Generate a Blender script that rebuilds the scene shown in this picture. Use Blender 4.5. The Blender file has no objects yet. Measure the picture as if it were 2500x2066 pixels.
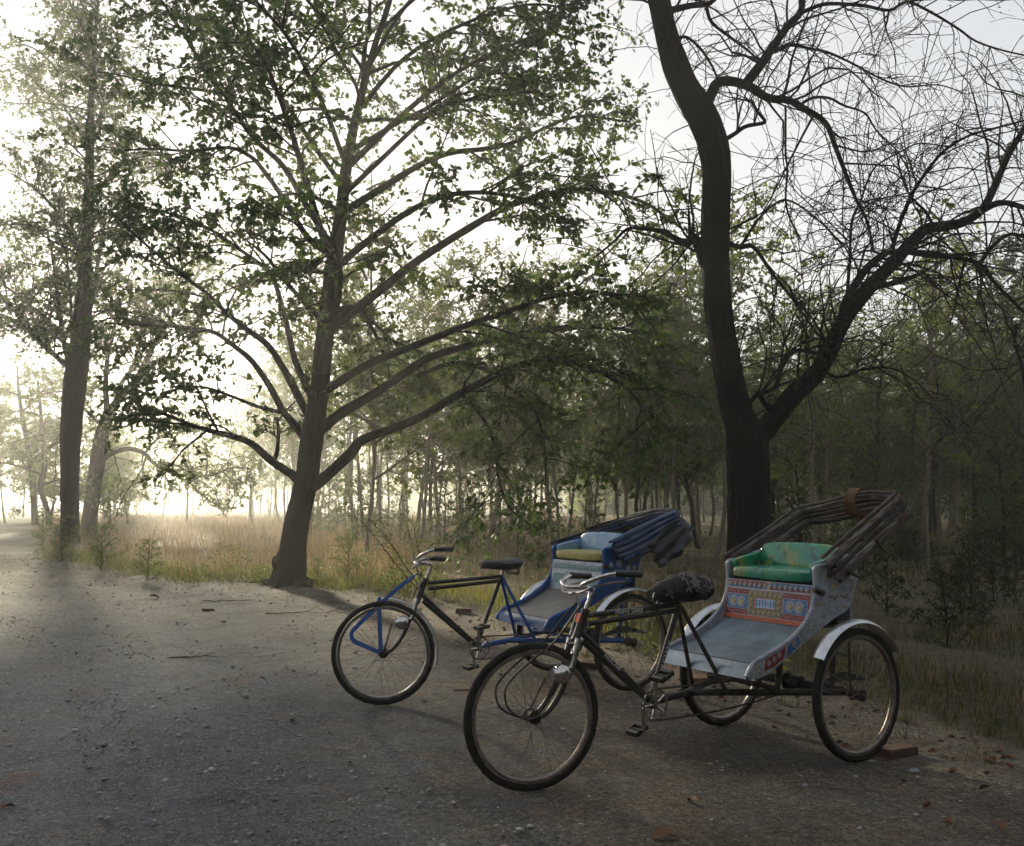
import bpy, math, random
import numpy as np
from mathutils import Vector, Matrix, Quaternion

# ------------------------------------------------------------------ camera, sky, sun, exposure
R = math.radians
SC = bpy.context.scene
COL = SC.collection
FPX, CAMH = 2350.0, 1.42
PITCH = math.atan(192 / FPX)
cam_data = bpy.data.cameras.new('camera')
cam = bpy.data.objects.new('camera', cam_data)
COL.objects.link(cam)
cam_data.sensor_fit = 'HORIZONTAL'
cam_data.sensor_width = 36.0
cam_data.lens = 36.0 * FPX / 2500
cam_data.clip_start, cam_data.clip_end = 0.05, 3000
cam.location = (0, 0, CAMH)
cam.rotation_euler = (math.pi / 2 + PITCH, 0, 0)
SC.camera = cam

SUN = Vector((-0.396, 0.884, 0.2497)).normalized()
SUN_EL = math.asin(SUN.z)
SUN_AZ = math.atan2(SUN.x, SUN.y)
world = bpy.data.worlds.new('World')
SC.world = world
world.use_nodes = True
wn = world.node_tree
sky = wn.nodes.new('ShaderNodeTexSky')
sky.sky_type = 'NISHITA'
sky.sun_disc = False
sky.sun_elevation = SUN_EL
sky.sun_rotation = SUN_AZ
sky.air_density, sky.dust_density, sky.ozone_density = 1.0, 3.0, 1.5
sky.altitude = 50
bg = wn.nodes['Background']
bg.inputs['Strength'].default_value = 0.15
# thin high mist evens out and whitens the whole dome alike
hs = wn.nodes.new('ShaderNodeHueSaturation'); hs.inputs['Saturation'].default_value = 0.8; hs.inputs['Value'].default_value = 4.0
gm = wn.nodes.new('ShaderNodeGamma'); gm.inputs['Gamma'].default_value = 0.24
wn.links.new(sky.outputs['Color'], hs.inputs['Color']); wn.links.new(hs.outputs['Color'], gm.inputs['Color'])
wn.links.new(gm.outputs['Color'], bg.inputs['Color'])

sun_data = bpy.data.lights.new('sun', 'SUN')
sun_data.energy = 4.2
sun_data.angle = R(3.5)  # softened by the mist
sun_data.color = (1.0, 0.88, 0.63)
sun = bpy.data.objects.new('sun', sun_data)
COL.objects.link(sun)
sun.rotation_euler = SUN.to_track_quat('Z', 'Y').to_euler()

SC.view_settings.view_transform = 'Standard'
SC.view_settings.look = 'None'
SC.view_settings.exposure = 1.5
SC.view_settings.gamma = 1.0
SC.view_settings.use_curve_mapping = False
SC.render.engine = 'CYCLES'
cy = SC.cycles
cy.use_denoising = True
cy.max_bounces = 6
cy.diffuse_bounces = 3
cy.glossy_bounces = 3
cy.transmission_bounces = 4
cy.volume_bounces = 1
cy.transparent_max_bounces = 6
cy.use_adaptive_sampling = True
cy.adaptive_threshold = 0.02
cy.sample_clamp_indirect = 6.0
HAZE_DENSITY, HAZE_G = 0.0020, 0.70

rng = np.random.default_rng(7)
random.seed(7)

# ------------------------------------------------------------------ pixel <-> world helpers (only used to survey where things stand)
CP, SP = math.cos(PITCH), math.sin(PITCH)
def ray(px, py):
    a = (px - 1250) / FPX; b = (1033 - py) / FPX
    return np.array([a, CP - b * SP, SP + b * CP])
def G(px, py):
    r = ray(px, py); return np.array([0, 0, CAMH]) + r * (-CAMH / r[2])
def P(px, py, Y):
    r = ray(px, py); return np.array([0, 0, CAMH]) + r * (Y / r[1])

# ------------------------------------------------------------------ materials
def mat(name, color, rough=0.6, metal=0.0, var=0.0, scale=20.0, color2=None, bump=0.0, bscale=60.0, coat=0.0, spec=0.5, island=0.0, detail=4.0):
    m = bpy.data.materials.new(name); m.use_nodes = True
    nt = m.node_tree; N = nt.nodes; L = nt.links
    b = N['Principled BSDF']
    b.inputs['Roughness'].default_value = rough
    b.inputs['Metallic'].default_value = metal
    b.inputs['Specular IOR Level'].default_value = spec
    if coat: b.inputs['Coat Weight'].default_value = coat; b.inputs['Coat Roughness'].default_value = 0.15
    c = (*color, 1)
    b.inputs['Base Color'].default_value = c
    tc = None
    if color2 is not None or bump:
        tc = N.new('ShaderNodeTexCoord')
    if color2 is not None:
        n = N.new('ShaderNodeTexNoise'); n.inputs['Scale'].default_value = scale; n.inputs['Detail'].default_value = detail
        n.inputs['Roughness'].default_value = 0.65
        L.new(tc.outputs['Object'], n.inputs['Vector'])
        r = N.new('ShaderNodeValToRGB')
        r.color_ramp.elements[0].position = 0.5 - max(var, 0.02); r.color_ramp.elements[1].position = 0.5 + max(var, 0.02)
        r.color_ramp.elements[0].color = c; r.color_ramp.elements[1].color = (*color2, 1)
        L.new(n.outputs['Fac'], r.inputs['Fac'])
        L.new(r.outputs['Color'], b.inputs['Base Color'])
    if bump:
        n2 = N.new('ShaderNodeTexNoise'); n2.inputs['Scale'].default_value = bscale; n2.inputs['Detail'].default_value = 5
        L.new(tc.outputs['Object'], n2.inputs['Vector'])
        bp = N.new('ShaderNodeBump'); bp.inputs['Strength'].default_value = bump; bp.inputs['Distance'].default_value = 0.02
        L.new(n2.outputs['Fac'], bp.inputs['Height']); L.new(bp.outputs['Normal'], b.inputs['Normal'])
    return m

def leaf_mat(name, c1, c2, trans=(0.10, 0.16, 0.02), fac=0.45, rough=0.6):
    m = bpy.data.materials.new(name); m.use_nodes = True
    nt = m.node_tree; N = nt.nodes; L = nt.links
    b = N['Principled BSDF']; out = N['Material Output']
    b.inputs['Roughness'].default_value = rough; b.inputs['Specular IOR Level'].default_value = 0.2
    g = N.new('ShaderNodeNewGeometry')
    r = N.new('ShaderNodeValToRGB')
    r.color_ramp.elements[0].color = (*c1, 1); r.color_ramp.elements[1].color = (*c2, 1)
    L.new(g.outputs['Random Per Island'], r.inputs['Fac']); L.new(r.outputs['Color'], b.inputs['Base Color'])
    t = N.new('ShaderNodeBsdfTranslucent')
    r2 = N.new('ShaderNodeValToRGB')
    r2.color_ramp.elements[0].color = (*trans, 1); r2.color_ramp.elements[1].color = (trans[0] * 1.7, trans[1] * 1.35, trans[2] * 1.3, 1)
    L.new(g.outputs['Random Per Island'], r2.inputs['Fac']); L.new(r2.outputs['Color'], t.inputs['Color'])
    mx = N.new('ShaderNodeMixShader'); mx.inputs['Fac'].default_value = fac
    L.new(b.outputs[0], mx.inputs[1]); L.new(t.outputs[0], mx.inputs[2]); L.new(mx.outputs[0], out.inputs['Surface'])
    return m

def bark_mat(name, c1, c2, stretch=6.0, bump=0.8, scale=5.0):
    m = bpy.data.materials.new(name); m.use_nodes = True
    nt = m.node_tree; N = nt.nodes; L = nt.links
    b = N['Principled BSDF']; b.inputs['Roughness'].default_value = 0.95; b.inputs['Specular IOR Level'].default_value = 0.12
    tc = N.new('ShaderNodeTexCoord'); mp = N.new('ShaderNodeMapping'); mp.inputs['Scale'].default_value = (stretch, stretch, 1)
    L.new(tc.outputs['Object'], mp.inputs['Vector'])
    n = N.new('ShaderNodeTexNoise'); n.inputs['Scale'].default_value = scale; n.inputs['Detail'].default_value = 7; n.inputs['Roughness'].default_value = 0.7
    L.new(mp.outputs['Vector'], n.inputs['Vector'])
    r = N.new('ShaderNodeValToRGB'); r.color_ramp.elements[0].position = 0.35; r.color_ramp.elements[1].position = 0.68
    r.color_ramp.elements[0].color = (*c1, 1); r.color_ramp.elements[1].color = (*c2, 1)
    L.new(n.outputs['Fac'], r.inputs['Fac']); L.new(r.outputs['Color'], b.inputs['Base Color'])
    bp = N.new('ShaderNodeBump'); bp.inputs['Strength'].default_value = bump; bp.inputs['Distance'].default_value = 0.04
    L.new(n.outputs['Fac'], bp.inputs['Height']); L.new(bp.outputs['Normal'], b.inputs['Normal'])
    return m

M = {}
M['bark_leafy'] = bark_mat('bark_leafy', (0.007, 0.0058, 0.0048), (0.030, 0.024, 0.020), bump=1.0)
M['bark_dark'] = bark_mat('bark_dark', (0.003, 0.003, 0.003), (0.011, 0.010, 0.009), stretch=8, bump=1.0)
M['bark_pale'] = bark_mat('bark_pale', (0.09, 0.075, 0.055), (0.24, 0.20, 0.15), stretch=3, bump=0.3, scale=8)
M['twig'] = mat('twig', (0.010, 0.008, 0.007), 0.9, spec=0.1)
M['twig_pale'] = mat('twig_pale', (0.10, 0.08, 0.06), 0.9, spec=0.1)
M['leaf_main'] = leaf_mat('leaf_main', (0.013, 0.030, 0.012), (0.034, 0.062, 0.020), (0.055, 0.105, 0.014), 0.40)
M['leaf_left'] = leaf_mat('leaf_left', (0.024, 0.046, 0.018), (0.055, 0.09, 0.03), (0.09, 0.14, 0.025), 0.42)
M['leaf_wood'] = leaf_mat('leaf_wood', (0.024, 0.048, 0.020), (0.066, 0.098, 0.036), (0.105, 0.15, 0.035), 0.45)
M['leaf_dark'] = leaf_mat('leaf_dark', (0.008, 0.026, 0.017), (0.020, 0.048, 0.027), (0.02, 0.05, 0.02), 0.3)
M['leaf_yellow'] = leaf_mat('leaf_yellow', (0.045, 0.07, 0.02), (0.09, 0.115, 0.03), (0.13, 0.18, 0.03), 0.45)
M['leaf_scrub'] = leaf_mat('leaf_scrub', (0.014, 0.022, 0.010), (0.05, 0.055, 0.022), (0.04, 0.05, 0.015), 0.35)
M['leaf_dead'] = mat('leaf_dead', (0.10, 0.045, 0.02), 0.8, color2=(0.17, 0.08, 0.035), var=0.2, scale=30)
M['grass_dry'] = leaf_mat('grass_dry', (0.10, 0.08, 0.050), (0.26, 0.205, 0.13), (0.19, 0.15, 0.08), 0.42, 0.7)
M['grass_green'] = leaf_mat('grass_green', (0.045, 0.065, 0.020), (0.11, 0.12, 0.045), (0.13, 0.16, 0.03), 0.45, 0.6)
M['grass_olive'] = leaf_mat('grass_olive', (0.022, 0.026, 0.010), (0.10, 0.085, 0.040), (0.07, 0.075, 0.02), 0.4, 0.7)
M['black_paint'] = mat('black_paint', (0.010, 0.010, 0.011), 0.38, color2=(0.03, 0.024, 0.02), var=0.12, scale=35, bump=0.15, bscale=90, spec=0.5)
M['black_iron'] = mat('black_iron', (0.012, 0.011, 0.011), 0.6, color2=(0.045, 0.028, 0.02), var=0.12, scale=25, bump=0.3)
M['rubber'] = mat('rubber', (0.010, 0.010, 0.010), 0.8, color2=(0.026, 0.023, 0.020), var=0.16, scale=18, bump=0.3, bscale=120, spec=0.25)
M['chrome'] = mat('chrome', (0.62, 0.62, 0.64), 0.22, 1.0, color2=(0.35, 0.30, 0.26), var=0.15, scale=40)
M['alloy'] = mat('alloy', (0.60, 0.62, 0.65), 0.32, 1.0, color2=(0.42, 0.42, 0.43), var=0.2, scale=25, bump=0.05)
M['rim_rust'] = mat('rim_rust', (0.16, 0.12, 0.10), 0.5, 0.7, color2=(0.28, 0.24, 0.22), var=0.15, scale=30)
M['grip'] = mat('grip', (0.012, 0.012, 0.013), 0.55)
M['grip_maroon'] = mat('grip_maroon', (0.035, 0.012, 0.018), 0.5)
M['blue_paint'] = mat('blue_paint', (0.012, 0.085, 0.34), 0.38, color2=(0.010, 0.055, 0.22), var=0.2, scale=14, bump=0.12, spec=0.5)
M['blue_dark'] = mat('blue_dark', (0.012, 0.055, 0.20), 0.42, color2=(0.022, 0.06, 0.15), var=0.2, scale=12, bump=0.15)
M['panel_grey'] = mat('panel_grey', (0.22, 0.26, 0.32), 0.42, 0.15, color2=(0.36, 0.39, 0.44), var=0.14, scale=14, bump=0.3, bscale=9)
M['floor_grey'] = mat('floor_grey', (0.18, 0.24, 0.29), 0.42, 0.25, color2=(0.085, 0.115, 0.14), var=0.16, scale=6, bump=0.5, bscale=5)
M['lip_grey'] = mat('lip_grey', (0.34, 0.38, 0.42), 0.34, 0.45, color2=(0.22, 0.26, 0.30), var=0.15, scale=9, bump=0.5, bscale=7)
M['floor_brown'] = mat('floor_brown', (0.10, 0.09, 0.08), 0.5, color2=(0.17, 0.16, 0.15), var=0.2, scale=8, bump=0.1)
M['panel_white'] = mat('panel_white', (0.36, 0.37, 0.42), 0.45, color2=(0.22, 0.23, 0.28), var=0.12, scale=18, bump=0.3, bscale=10)
M['red_paint'] = mat('red_paint', (0.24, 0.014, 0.016), 0.45, color2=(0.15, 0.012, 0.016), var=0.2, scale=30)
M['orange_paint'] = mat('orange_paint', (0.46, 0.075, 0.012), 0.45, color2=(0.30, 0.05, 0.012), var=0.2, scale=20)
M['deco_blue'] = mat('deco_blue', (0.03, 0.10, 0.26), 0.45, color2=(0.04, 0.14, 0.32), var=0.2, scale=30)
M['deco_olive'] = mat('deco_olive', (0.22, 0.16, 0.05), 0.5, color2=(0.16, 0.13, 0.06), var=0.2, scale=50)
M['deco_yellow'] = mat('deco_yellow', (0.45, 0.30, 0.04), 0.5)
M['deco_white'] = mat('deco_white', (0.48, 0.46, 0.43), 0.55, color2=(0.24, 0.23, 0.22), var=0.12, scale=60)
M['deco_teal'] = mat('deco_teal', (0.10, 0.20, 0.24), 0.5)
M['plaque_blue'] = mat('plaque_blue', (0.02, 0.09, 0.30), 0.45)
M['plaque_pale'] = mat('plaque_pale', (0.30, 0.40, 0.52), 0.5, color2=(0.24, 0.32, 0.44), var=0.2, scale=40)
M['letter_white'] = mat('letter_white', (0.55, 0.55, 0.53), 0.5)
M['reflector'] = mat('reflector', (0.65, 0.10, 0.01), 0.2, coat=0.5)
M['cloth_cover'] = mat('cloth_cover', (0.010, 0.009, 0.009), 0.9, color2=(0.022, 0.019, 0.018), var=0.1, scale=12, bump=0.4, bscale=30)
M['slat'] = mat('slat', (0.028, 0.021, 0.018), 0.9, color2=(0.085, 0.068, 0.058), var=0.2, scale=9, bump=0.5, bscale=30)
M['slat_white'] = mat('slat_white', (0.20, 0.185, 0.18), 0.85, color2=(0.075, 0.03, 0.03), var=0.10, scale=7, bump=0.5, bscale=30)
M['strap'] = mat('strap', (0.10, 0.045, 0.012), 0.9, color2=(0.05, 0.02, 0.01), var=0.2, scale=20, bump=0.4)
M['tarp'] = mat('tarp', (0.014, 0.018, 0.030), 0.55, color2=(0.03, 0.028, 0.032), var=0.2, scale=6, bump=0.5, bscale=12)
M['tarp_blue'] = mat('tarp_blue', (0.010, 0.032, 0.11), 0.4, color2=(0.05, 0.075, 0.13), var=0.15, scale=7, bump=0.5, bscale=12)
M['vinyl_yellow'] = mat('vinyl_yellow', (0.33, 0.30, 0.06), 0.4, color2=(0.22, 0.18, 0.05), var=0.15, scale=10, coat=0.2)
M['vinyl_blue'] = mat('vinyl_blue', (0.08, 0.20, 0.38), 0.35, color2=(0.20, 0.30, 0.40), var=0.1, scale=6, bump=0.4, bscale=14, coat=0.3)
M['vinyl_black'] = mat('vinyl_black', (0.02, 0.024, 0.03), 0.42, bump=0.1)
M['brick'] = mat('brick', (0.10, 0.042, 0.03), 0.95, color2=(0.06, 0.032, 0.024), var=0.2, scale=30, bump=0.4)
M['wood_block'] = mat('wood_block', (0.30, 0.17, 0.08), 0.8, color2=(0.18, 0.10, 0.05), var=0.2, scale=14, bump=0.3)
M['stone'] = mat('stone', (0.16, 0.16, 0.17), 0.8, color2=(0.26, 0.26, 0.27), var=0.2, scale=30, bump=0.3)

def vinyl_green():
    m = mat('vinyl_green', (0.01, 0.13, 0.075), 0.25, coat=0.35, bump=0.12, bscale=12)
    nt = m.node_tree; N = nt.nodes; L = nt.links; b = N['Principled BSDF']
    tc = N.new('ShaderNodeTexCoord')
    n1 = N.new('ShaderNodeTexNoise'); n1.inputs['Scale'].default_value = 7; n1.inputs['Detail'].default_value = 2
    n2 = N.new('ShaderNodeTexNoise'); n2.inputs['Scale'].default_value = 24; n2.inputs['Detail'].default_value = 4
    L.new(tc.outputs['Object'], n1.inputs['Vector']); L.new(tc.outputs['Object'], n2.inputs['Vector'])
    r = N.new('ShaderNodeValToRGB'); e = r.color_ramp.elements
    e[0].position = 0.36; e[0].color = (0.006, 0.15, 0.13, 1); e[1].position = 0.47; e[1].color = (0.008, 0.20, 0.10, 1)
    x = e.new(0.56); x.color = (0.012, 0.20, 0.09, 1); x = e.new(0.62); x.color = (0.16, 0.20, 0.06, 1)
    L.new(n1.outputs['Fac'], r.inputs['Fac'])
    r2 = N.new('ShaderNodeValToRGB'); r2.color_ramp.elements[0].position = 0.56; r2.color_ramp.elements[1].position = 0.66
    L.new(n2.outputs['Fac'], r2.inputs['Fac'])
    mx = N.new('ShaderNodeMix'); mx.data_type = 'RGBA'
    L.new(r2.outputs['Color'], mx.inputs['Factor']); L.new(r.outputs['Color'], mx.inputs['A']); mx.inputs['B'].default_value = (0.006, 0.05, 0.05, 1)
    L.new(mx.outputs['Result'], b.inputs['Base Color'])
    return m
M['vinyl_green'] = vinyl_green()

# ------------------------------------------------------------------ mesh helpers
def link(name, mesh, parent=None, loc=None):
    o = bpy.data.objects.new(name, mesh); COL.objects.link(o)
    if parent is not None: o.parent = parent
    if loc is not None: o.location = loc
    return o
def tag(o, label=None, cat=None, group=None, kind=None):
    if label: o['label'] = label
    if cat: o['category'] = cat
    if group: o['group'] = group
    if kind: o['kind'] = kind
    return o
def empty(name, loc=(0, 0, 0), rz=0.0, parent=None):
    o = bpy.data.objects.new(name, None); COL.objects.link(o); o.location = loc; o.rotation_euler = (0, 0, rz)
    o.empty_display_size = 0.2
    if parent is not None: o.parent = parent
    return o

class MB:
    def __init__(s): s.v = []; s.f = []; s.mi = []; s.n = 0
    def add(s, verts, faces, mi=0):
        verts = np.asarray(verts, float).reshape(-1, 3)
        k = s.n; s.v.append(verts); s.n += len(verts)
        s.f.extend([tuple(i + k for i in f) for f in faces]); s.mi.extend([mi] * len(faces))
    def box(s, lo, hi, mi=0, M4=None):
        x0, y0, z0 = lo; x1, y1, z1 = hi
        v = np.array([(x0, y0, z0), (x1, y0, z0), (x1, y1, z0), (x0, y1, z0), (x0, y0, z1), (x1, y0, z1), (x1, y1, z1), (x0, y1, z1)], float)
        if M4 is not None: v = v @ np.array(M4.to_3x3()).T + np.array(M4.translation)
        s.add(v, [(3, 2, 1, 0), (4, 5, 6, 7), (0, 1, 5, 4), (1, 2, 6, 5), (2, 3, 7, 6), (3, 0, 4, 7)], mi)
    def tube(s, pts, rad, k=8, mi=0, closed=False, caps=True, jitter=0.0):
        p = np.asarray(pts, float); n = len(p)
        r = np.full(n, rad, float) if np.isscalar(rad) else np.asarray(rad, float)
        t = np.empty_like(p)
        if closed: t[:] = np.roll(p, -1, 0) - np.roll(p, 1, 0)
        else: t[1:-1] = p[2:] - p[:-2]; t[0] = p[1] - p[0]; t[-1] = p[-1] - p[-2]
        t /= np.maximum(np.linalg.norm(t, axis=1, keepdims=True), 1e-9)
        a = np.array([0, 0, 1.0]) if abs(t[0][2]) < 0.9 else np.array([1.0, 0, 0])
        u = np.cross(t[0], a); u /= np.linalg.norm(u)
        ang = np.arange(k) * (2 * math.pi / k); ca, sa = np.cos(ang)[:, None], np.sin(ang)[:, None]
        out = np.empty((n, k, 3))
        for i in range(n):
            u = u - t[i] * (u @ t[i]); u /= max(np.linalg.norm(u), 1e-9)
            w = np.cross(t[i], u)
            rr = r[i]
            if jitter: rr = rr * (1 + jitter * rng.standard_normal((k, 1)))
            out[i] = p[i] + rr * (ca * u + sa * w)
        f = []
        for i in range(n if closed else n - 1):
            b0 = i * k; b1 = ((i + 1) % n) * k
            for j in range(k):
                j2 = (j + 1) % k
                f.append((b0 + j, b0 + j2, b1 + j2, b1 + j))
        if caps and not closed:
            f.append(tuple(range(k - 1, -1, -1))); f.append(tuple((n - 1) * k + j for j in range(k)))
        s.add(out.reshape(-1, 3), f, mi)
    def sweep(s, path, prof, side, closed_prof=True, mi=0):
        """profile (a,b) in (side, normal) axes along a planar path; side = constant vector"""
        p = np.asarray(path, float); n = len(p); side = np.asarray(side, float); pr = np.asarray(prof, float); k = len(pr)
        t = np.empty_like(p); t[1:-1] = p[2:] - p[:-2]; t[0] = p[1] - p[0]; t[-1] = p[-1] - p[-2]
        t /= np.linalg.norm(t, axis=1, keepdims=True)
        nn = np.cross(side, t); nn /= np.linalg.norm(nn, axis=1, keepdims=True)
        v = p[:, None, :] + pr[None, :, 0, None] * side + pr[None, :, 1, None] * nn[:, None, :]
        f = []
        kk = k if closed_prof else k - 1
        for i in range(n - 1):
            for j in range(kk):
                j2 = (j + 1) % k
                f.append((i * k + j, i * k + j2, (i + 1) * k + j2, (i + 1) * k + j))
        if closed_prof: f.append(tuple(range(k - 1, -1, -1))); f.append(tuple((n - 1) * k + j for j in range(k)))
        s.add(v.reshape(-1, 3), f, mi)
    def prism(s, poly, y0, y1, mi=0):
        """(x,z) polygon extruded along y"""
        n = len(poly)
        v = [(x, y0, z) for x, z in poly] + [(x, y1, z) for x, z in poly]
        f = [tuple(range(n)), tuple(range(2 * n - 1, n - 1, -1))]
        for i in range(n): j = (i + 1) % n; f.append((i, i + n, j + n, j))
        s.add(v, f, mi)
    def disc(s, c, r, n=16, h=0.002, mi=0):
        """disc facing +z in local coords, thin cylinder"""
        a = np.arange(n) * 2 * math.pi / n
        v = [(c[0] + r * math.cos(x), c[1] + r * math.sin(x), c[2]) for x in a] + [(c[0] + r * math.cos(x), c[1] + r * math.sin(x), c[2] + h) for x in a]
        f = [tuple(range(n, 2 * n))] + [(i, (i + 1) % n, (i + 1) % n + n, i + n) for i in range(n)]
        s.add(v, f, mi)
    def blob(s, c, r, nu=14, nv=9, mi=0, fn=None):
        v = [];
        for i in range(nv + 1):
            th = math.pi * i / nv
            for j in range(nu):
                ph = 2 * math.pi * j / nu
                d = np.array([math.sin(th) * math.cos(ph), math.sin(th) * math.sin(ph), math.cos(th)])
                k = fn(d) if fn else 1.0
                v.append(np.array(c) + d * np.array(r) * k)
        f = []
        for i in range(nv):
            for j in range(nu):
                j2 = (j + 1) % nu
                f.append((i * nu + j, (i + 1) * nu + j, (i + 1) * nu + j2, i * nu + j2))
        s.add(v, f, mi)
    def mesh(s, name, mats, smooth=True, fn=None):
        v = np.concatenate(s.v) if s.v else np.zeros((0, 3))
        if fn: v = fn(v)
        me = bpy.data.meshes.new(name)
        me.from_pydata(v.tolist(), [], s.f)
        if not isinstance(mats, (list, tuple)): mats = [mats]
        for m in mats: me.materials.append(M[m] if isinstance(m, str) else m)
        if len(mats) > 1: me.polygons.foreach_set('material_index', np.array(s.mi, np.int32))
        if smooth:
            me.polygons.foreach_set('use_smooth', np.ones(len(s.f), bool))
            try: me.set_sharp_from_angle(angle=R(38))
            except Exception: pass
        me.update()
        return me
    def build(s, name, mats, parent=None, smooth=True, fn=None, loc=None):
        return link(name, s.mesh(name, mats, smooth, fn), parent, loc)

def fast_mesh(name, v, quads, m, smooth=False):
    """v (n,3), quads (m,3 or 4) int array"""
    me = bpy.data.meshes.new(name)
    k = quads.shape[1]
    me.vertices.add(len(v)); me.vertices.foreach_set('co', np.ascontiguousarray(v, np.float32).ravel())
    me.loops.add(quads.size); me.loops.foreach_set('vertex_index', np.ascontiguousarray(quads, np.int32).ravel())
    me.polygons.add(len(quads)); me.polygons.foreach_set('loop_start', np.arange(0, quads.size, k, dtype=np.int32))
    if smooth: me.polygons.foreach_set('use_smooth', np.ones(len(quads), bool))
    me.materials.append(M[m] if isinstance(m, str) else m)
    me.update(calc_edges=True); me.validate()
    return me

def norm(a): return a / np.maximum(np.linalg.norm(a, axis=-1, keepdims=True), 1e-9)

def leaf_mesh(name, pos, dirs, size, m, width=0.6, fold=0.15, g=None):
    """folded six-point leaves"""
    g = g or rng
    n = len(pos); d = norm(dirs)
    rnd = g.standard_normal((n, 3)); s = norm(np.cross(d, rnd)); up = np.cross(s, d)
    L = size[:, None]
    w = L * width * 0.5
    lift = up * L * fold
    v = np.empty((n, 6, 3))
    v[:, 0] = pos
    v[:, 1] = pos + d * L * 0.33 + s * w + lift
    v[:, 2] = pos + d * L * 0.70 + s * w * 0.8 + lift * 0.8
    v[:, 3] = pos + d * L - up * L * 0.12
    v[:, 4] = pos + d * L * 0.70 - s * w * 0.8 + lift * 0.8
    v[:, 5] = pos + d * L * 0.33 - s * w + lift
    b = (np.arange(n) * 6)[:, None]
    q = np.concatenate([b + np.array([[0, 1, 2, 3]]), b + np.array([[0, 3, 4, 5]])], 0)
    return fast_mesh(name, v.reshape(-1, 3), q, m)

def smooth_path(pts, n=None, step=None):
    """Catmull-Rom resample of (N,k) control points"""
    p = np.asarray(pts, float)
    if len(p) < 3: 
        n = n or 4
        t = np.linspace(0, 1, n)[:, None]; return p[0] * (1 - t) + p[-1] * t
    e = np.vstack([2 * p[0] - p[1], p, 2 * p[-1] - p[-2]])
    out = []
    per = max(2, int((n or len(p) * 3) / (len(p) - 1)))
    for i in range(1, len(e) - 2):
        for t in np.linspace(0, 1, per, endpoint=False):
            a, b, c, d = e[i - 1], e[i], e[i + 1], e[i + 2]
            out.append(0.5 * ((2 * b) + (c - a) * t + (2 * a - 5 * b + 4 * c - d) * t * t + (3 * b - a - 3 * c + d) * t ** 3))
    out.append(p[-1])
    return np.array(out)

# ------------------------------------------------------------------ ground
_w = np.random.default_rng(3)
_waves = [(_w.uniform(-1, 1, 2) * f, _w.uniform(0, 6.28), a) for f, a in [(0.35, .010), (0.5, .008), (0.9, .007), (1.6, .005), (2.6, .004), (4.1, .0035), (6.3, .0025), (9.0, .002), (13, .0014), (17, .001)] for _ in range(3)]
def gz(x, y):
    z = 0
    for k, ph, a in _waves: z = z + 0.75 * a * np.sin(k[0] * x * 1.6 + k[1] * y * 1.6 + ph)
    flat = np.exp(-(((x - 0.9) ** 2 + (y - 5.5) ** 2) / 2.6) ** 2) + np.exp(-(((x + 0.1) ** 2 + (y - 7.4) ** 2) / 2.6) ** 2)
    return z * (1 - np.clip(flat, 0, 0.93))
EDGE_PX = [(75, 1240), (60, 1290), (92, 1363), (203, 1386), (322, 1410), (401, 1419), (507, 1428), (659, 1437), (780, 1440), (873, 1453), (1029, 1469), (1169, 1497), (1400, 1560), (1600, 1612), (2200, 1741), (2500, 1852)]
_e = np.array([G(*p)[:2] for p in EDGE_PX])
_e = np.vstack([_e, [3.6, 3.6], [5.5, 1.6], [12, -3], [400, -60]])
_e = np.vstack([[-400, 900], _e])
_o = np.argsort(_e[:, 0]); EX, EY = _e[_o, 0], _e[_o, 1]
def edge_d(x, y):
    """signed distance-ish (m) beyond the verge line, positive in the grass"""
    wob = 0.22 * np.sin(x * 2.1 + 1) + 0.16 * np.sin(x * 4.7 + y) + 0.10 * np.sin(x * 9.3 + 2)
    return (y - np.interp(x, EX, EY) + wob) * 0.7

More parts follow.
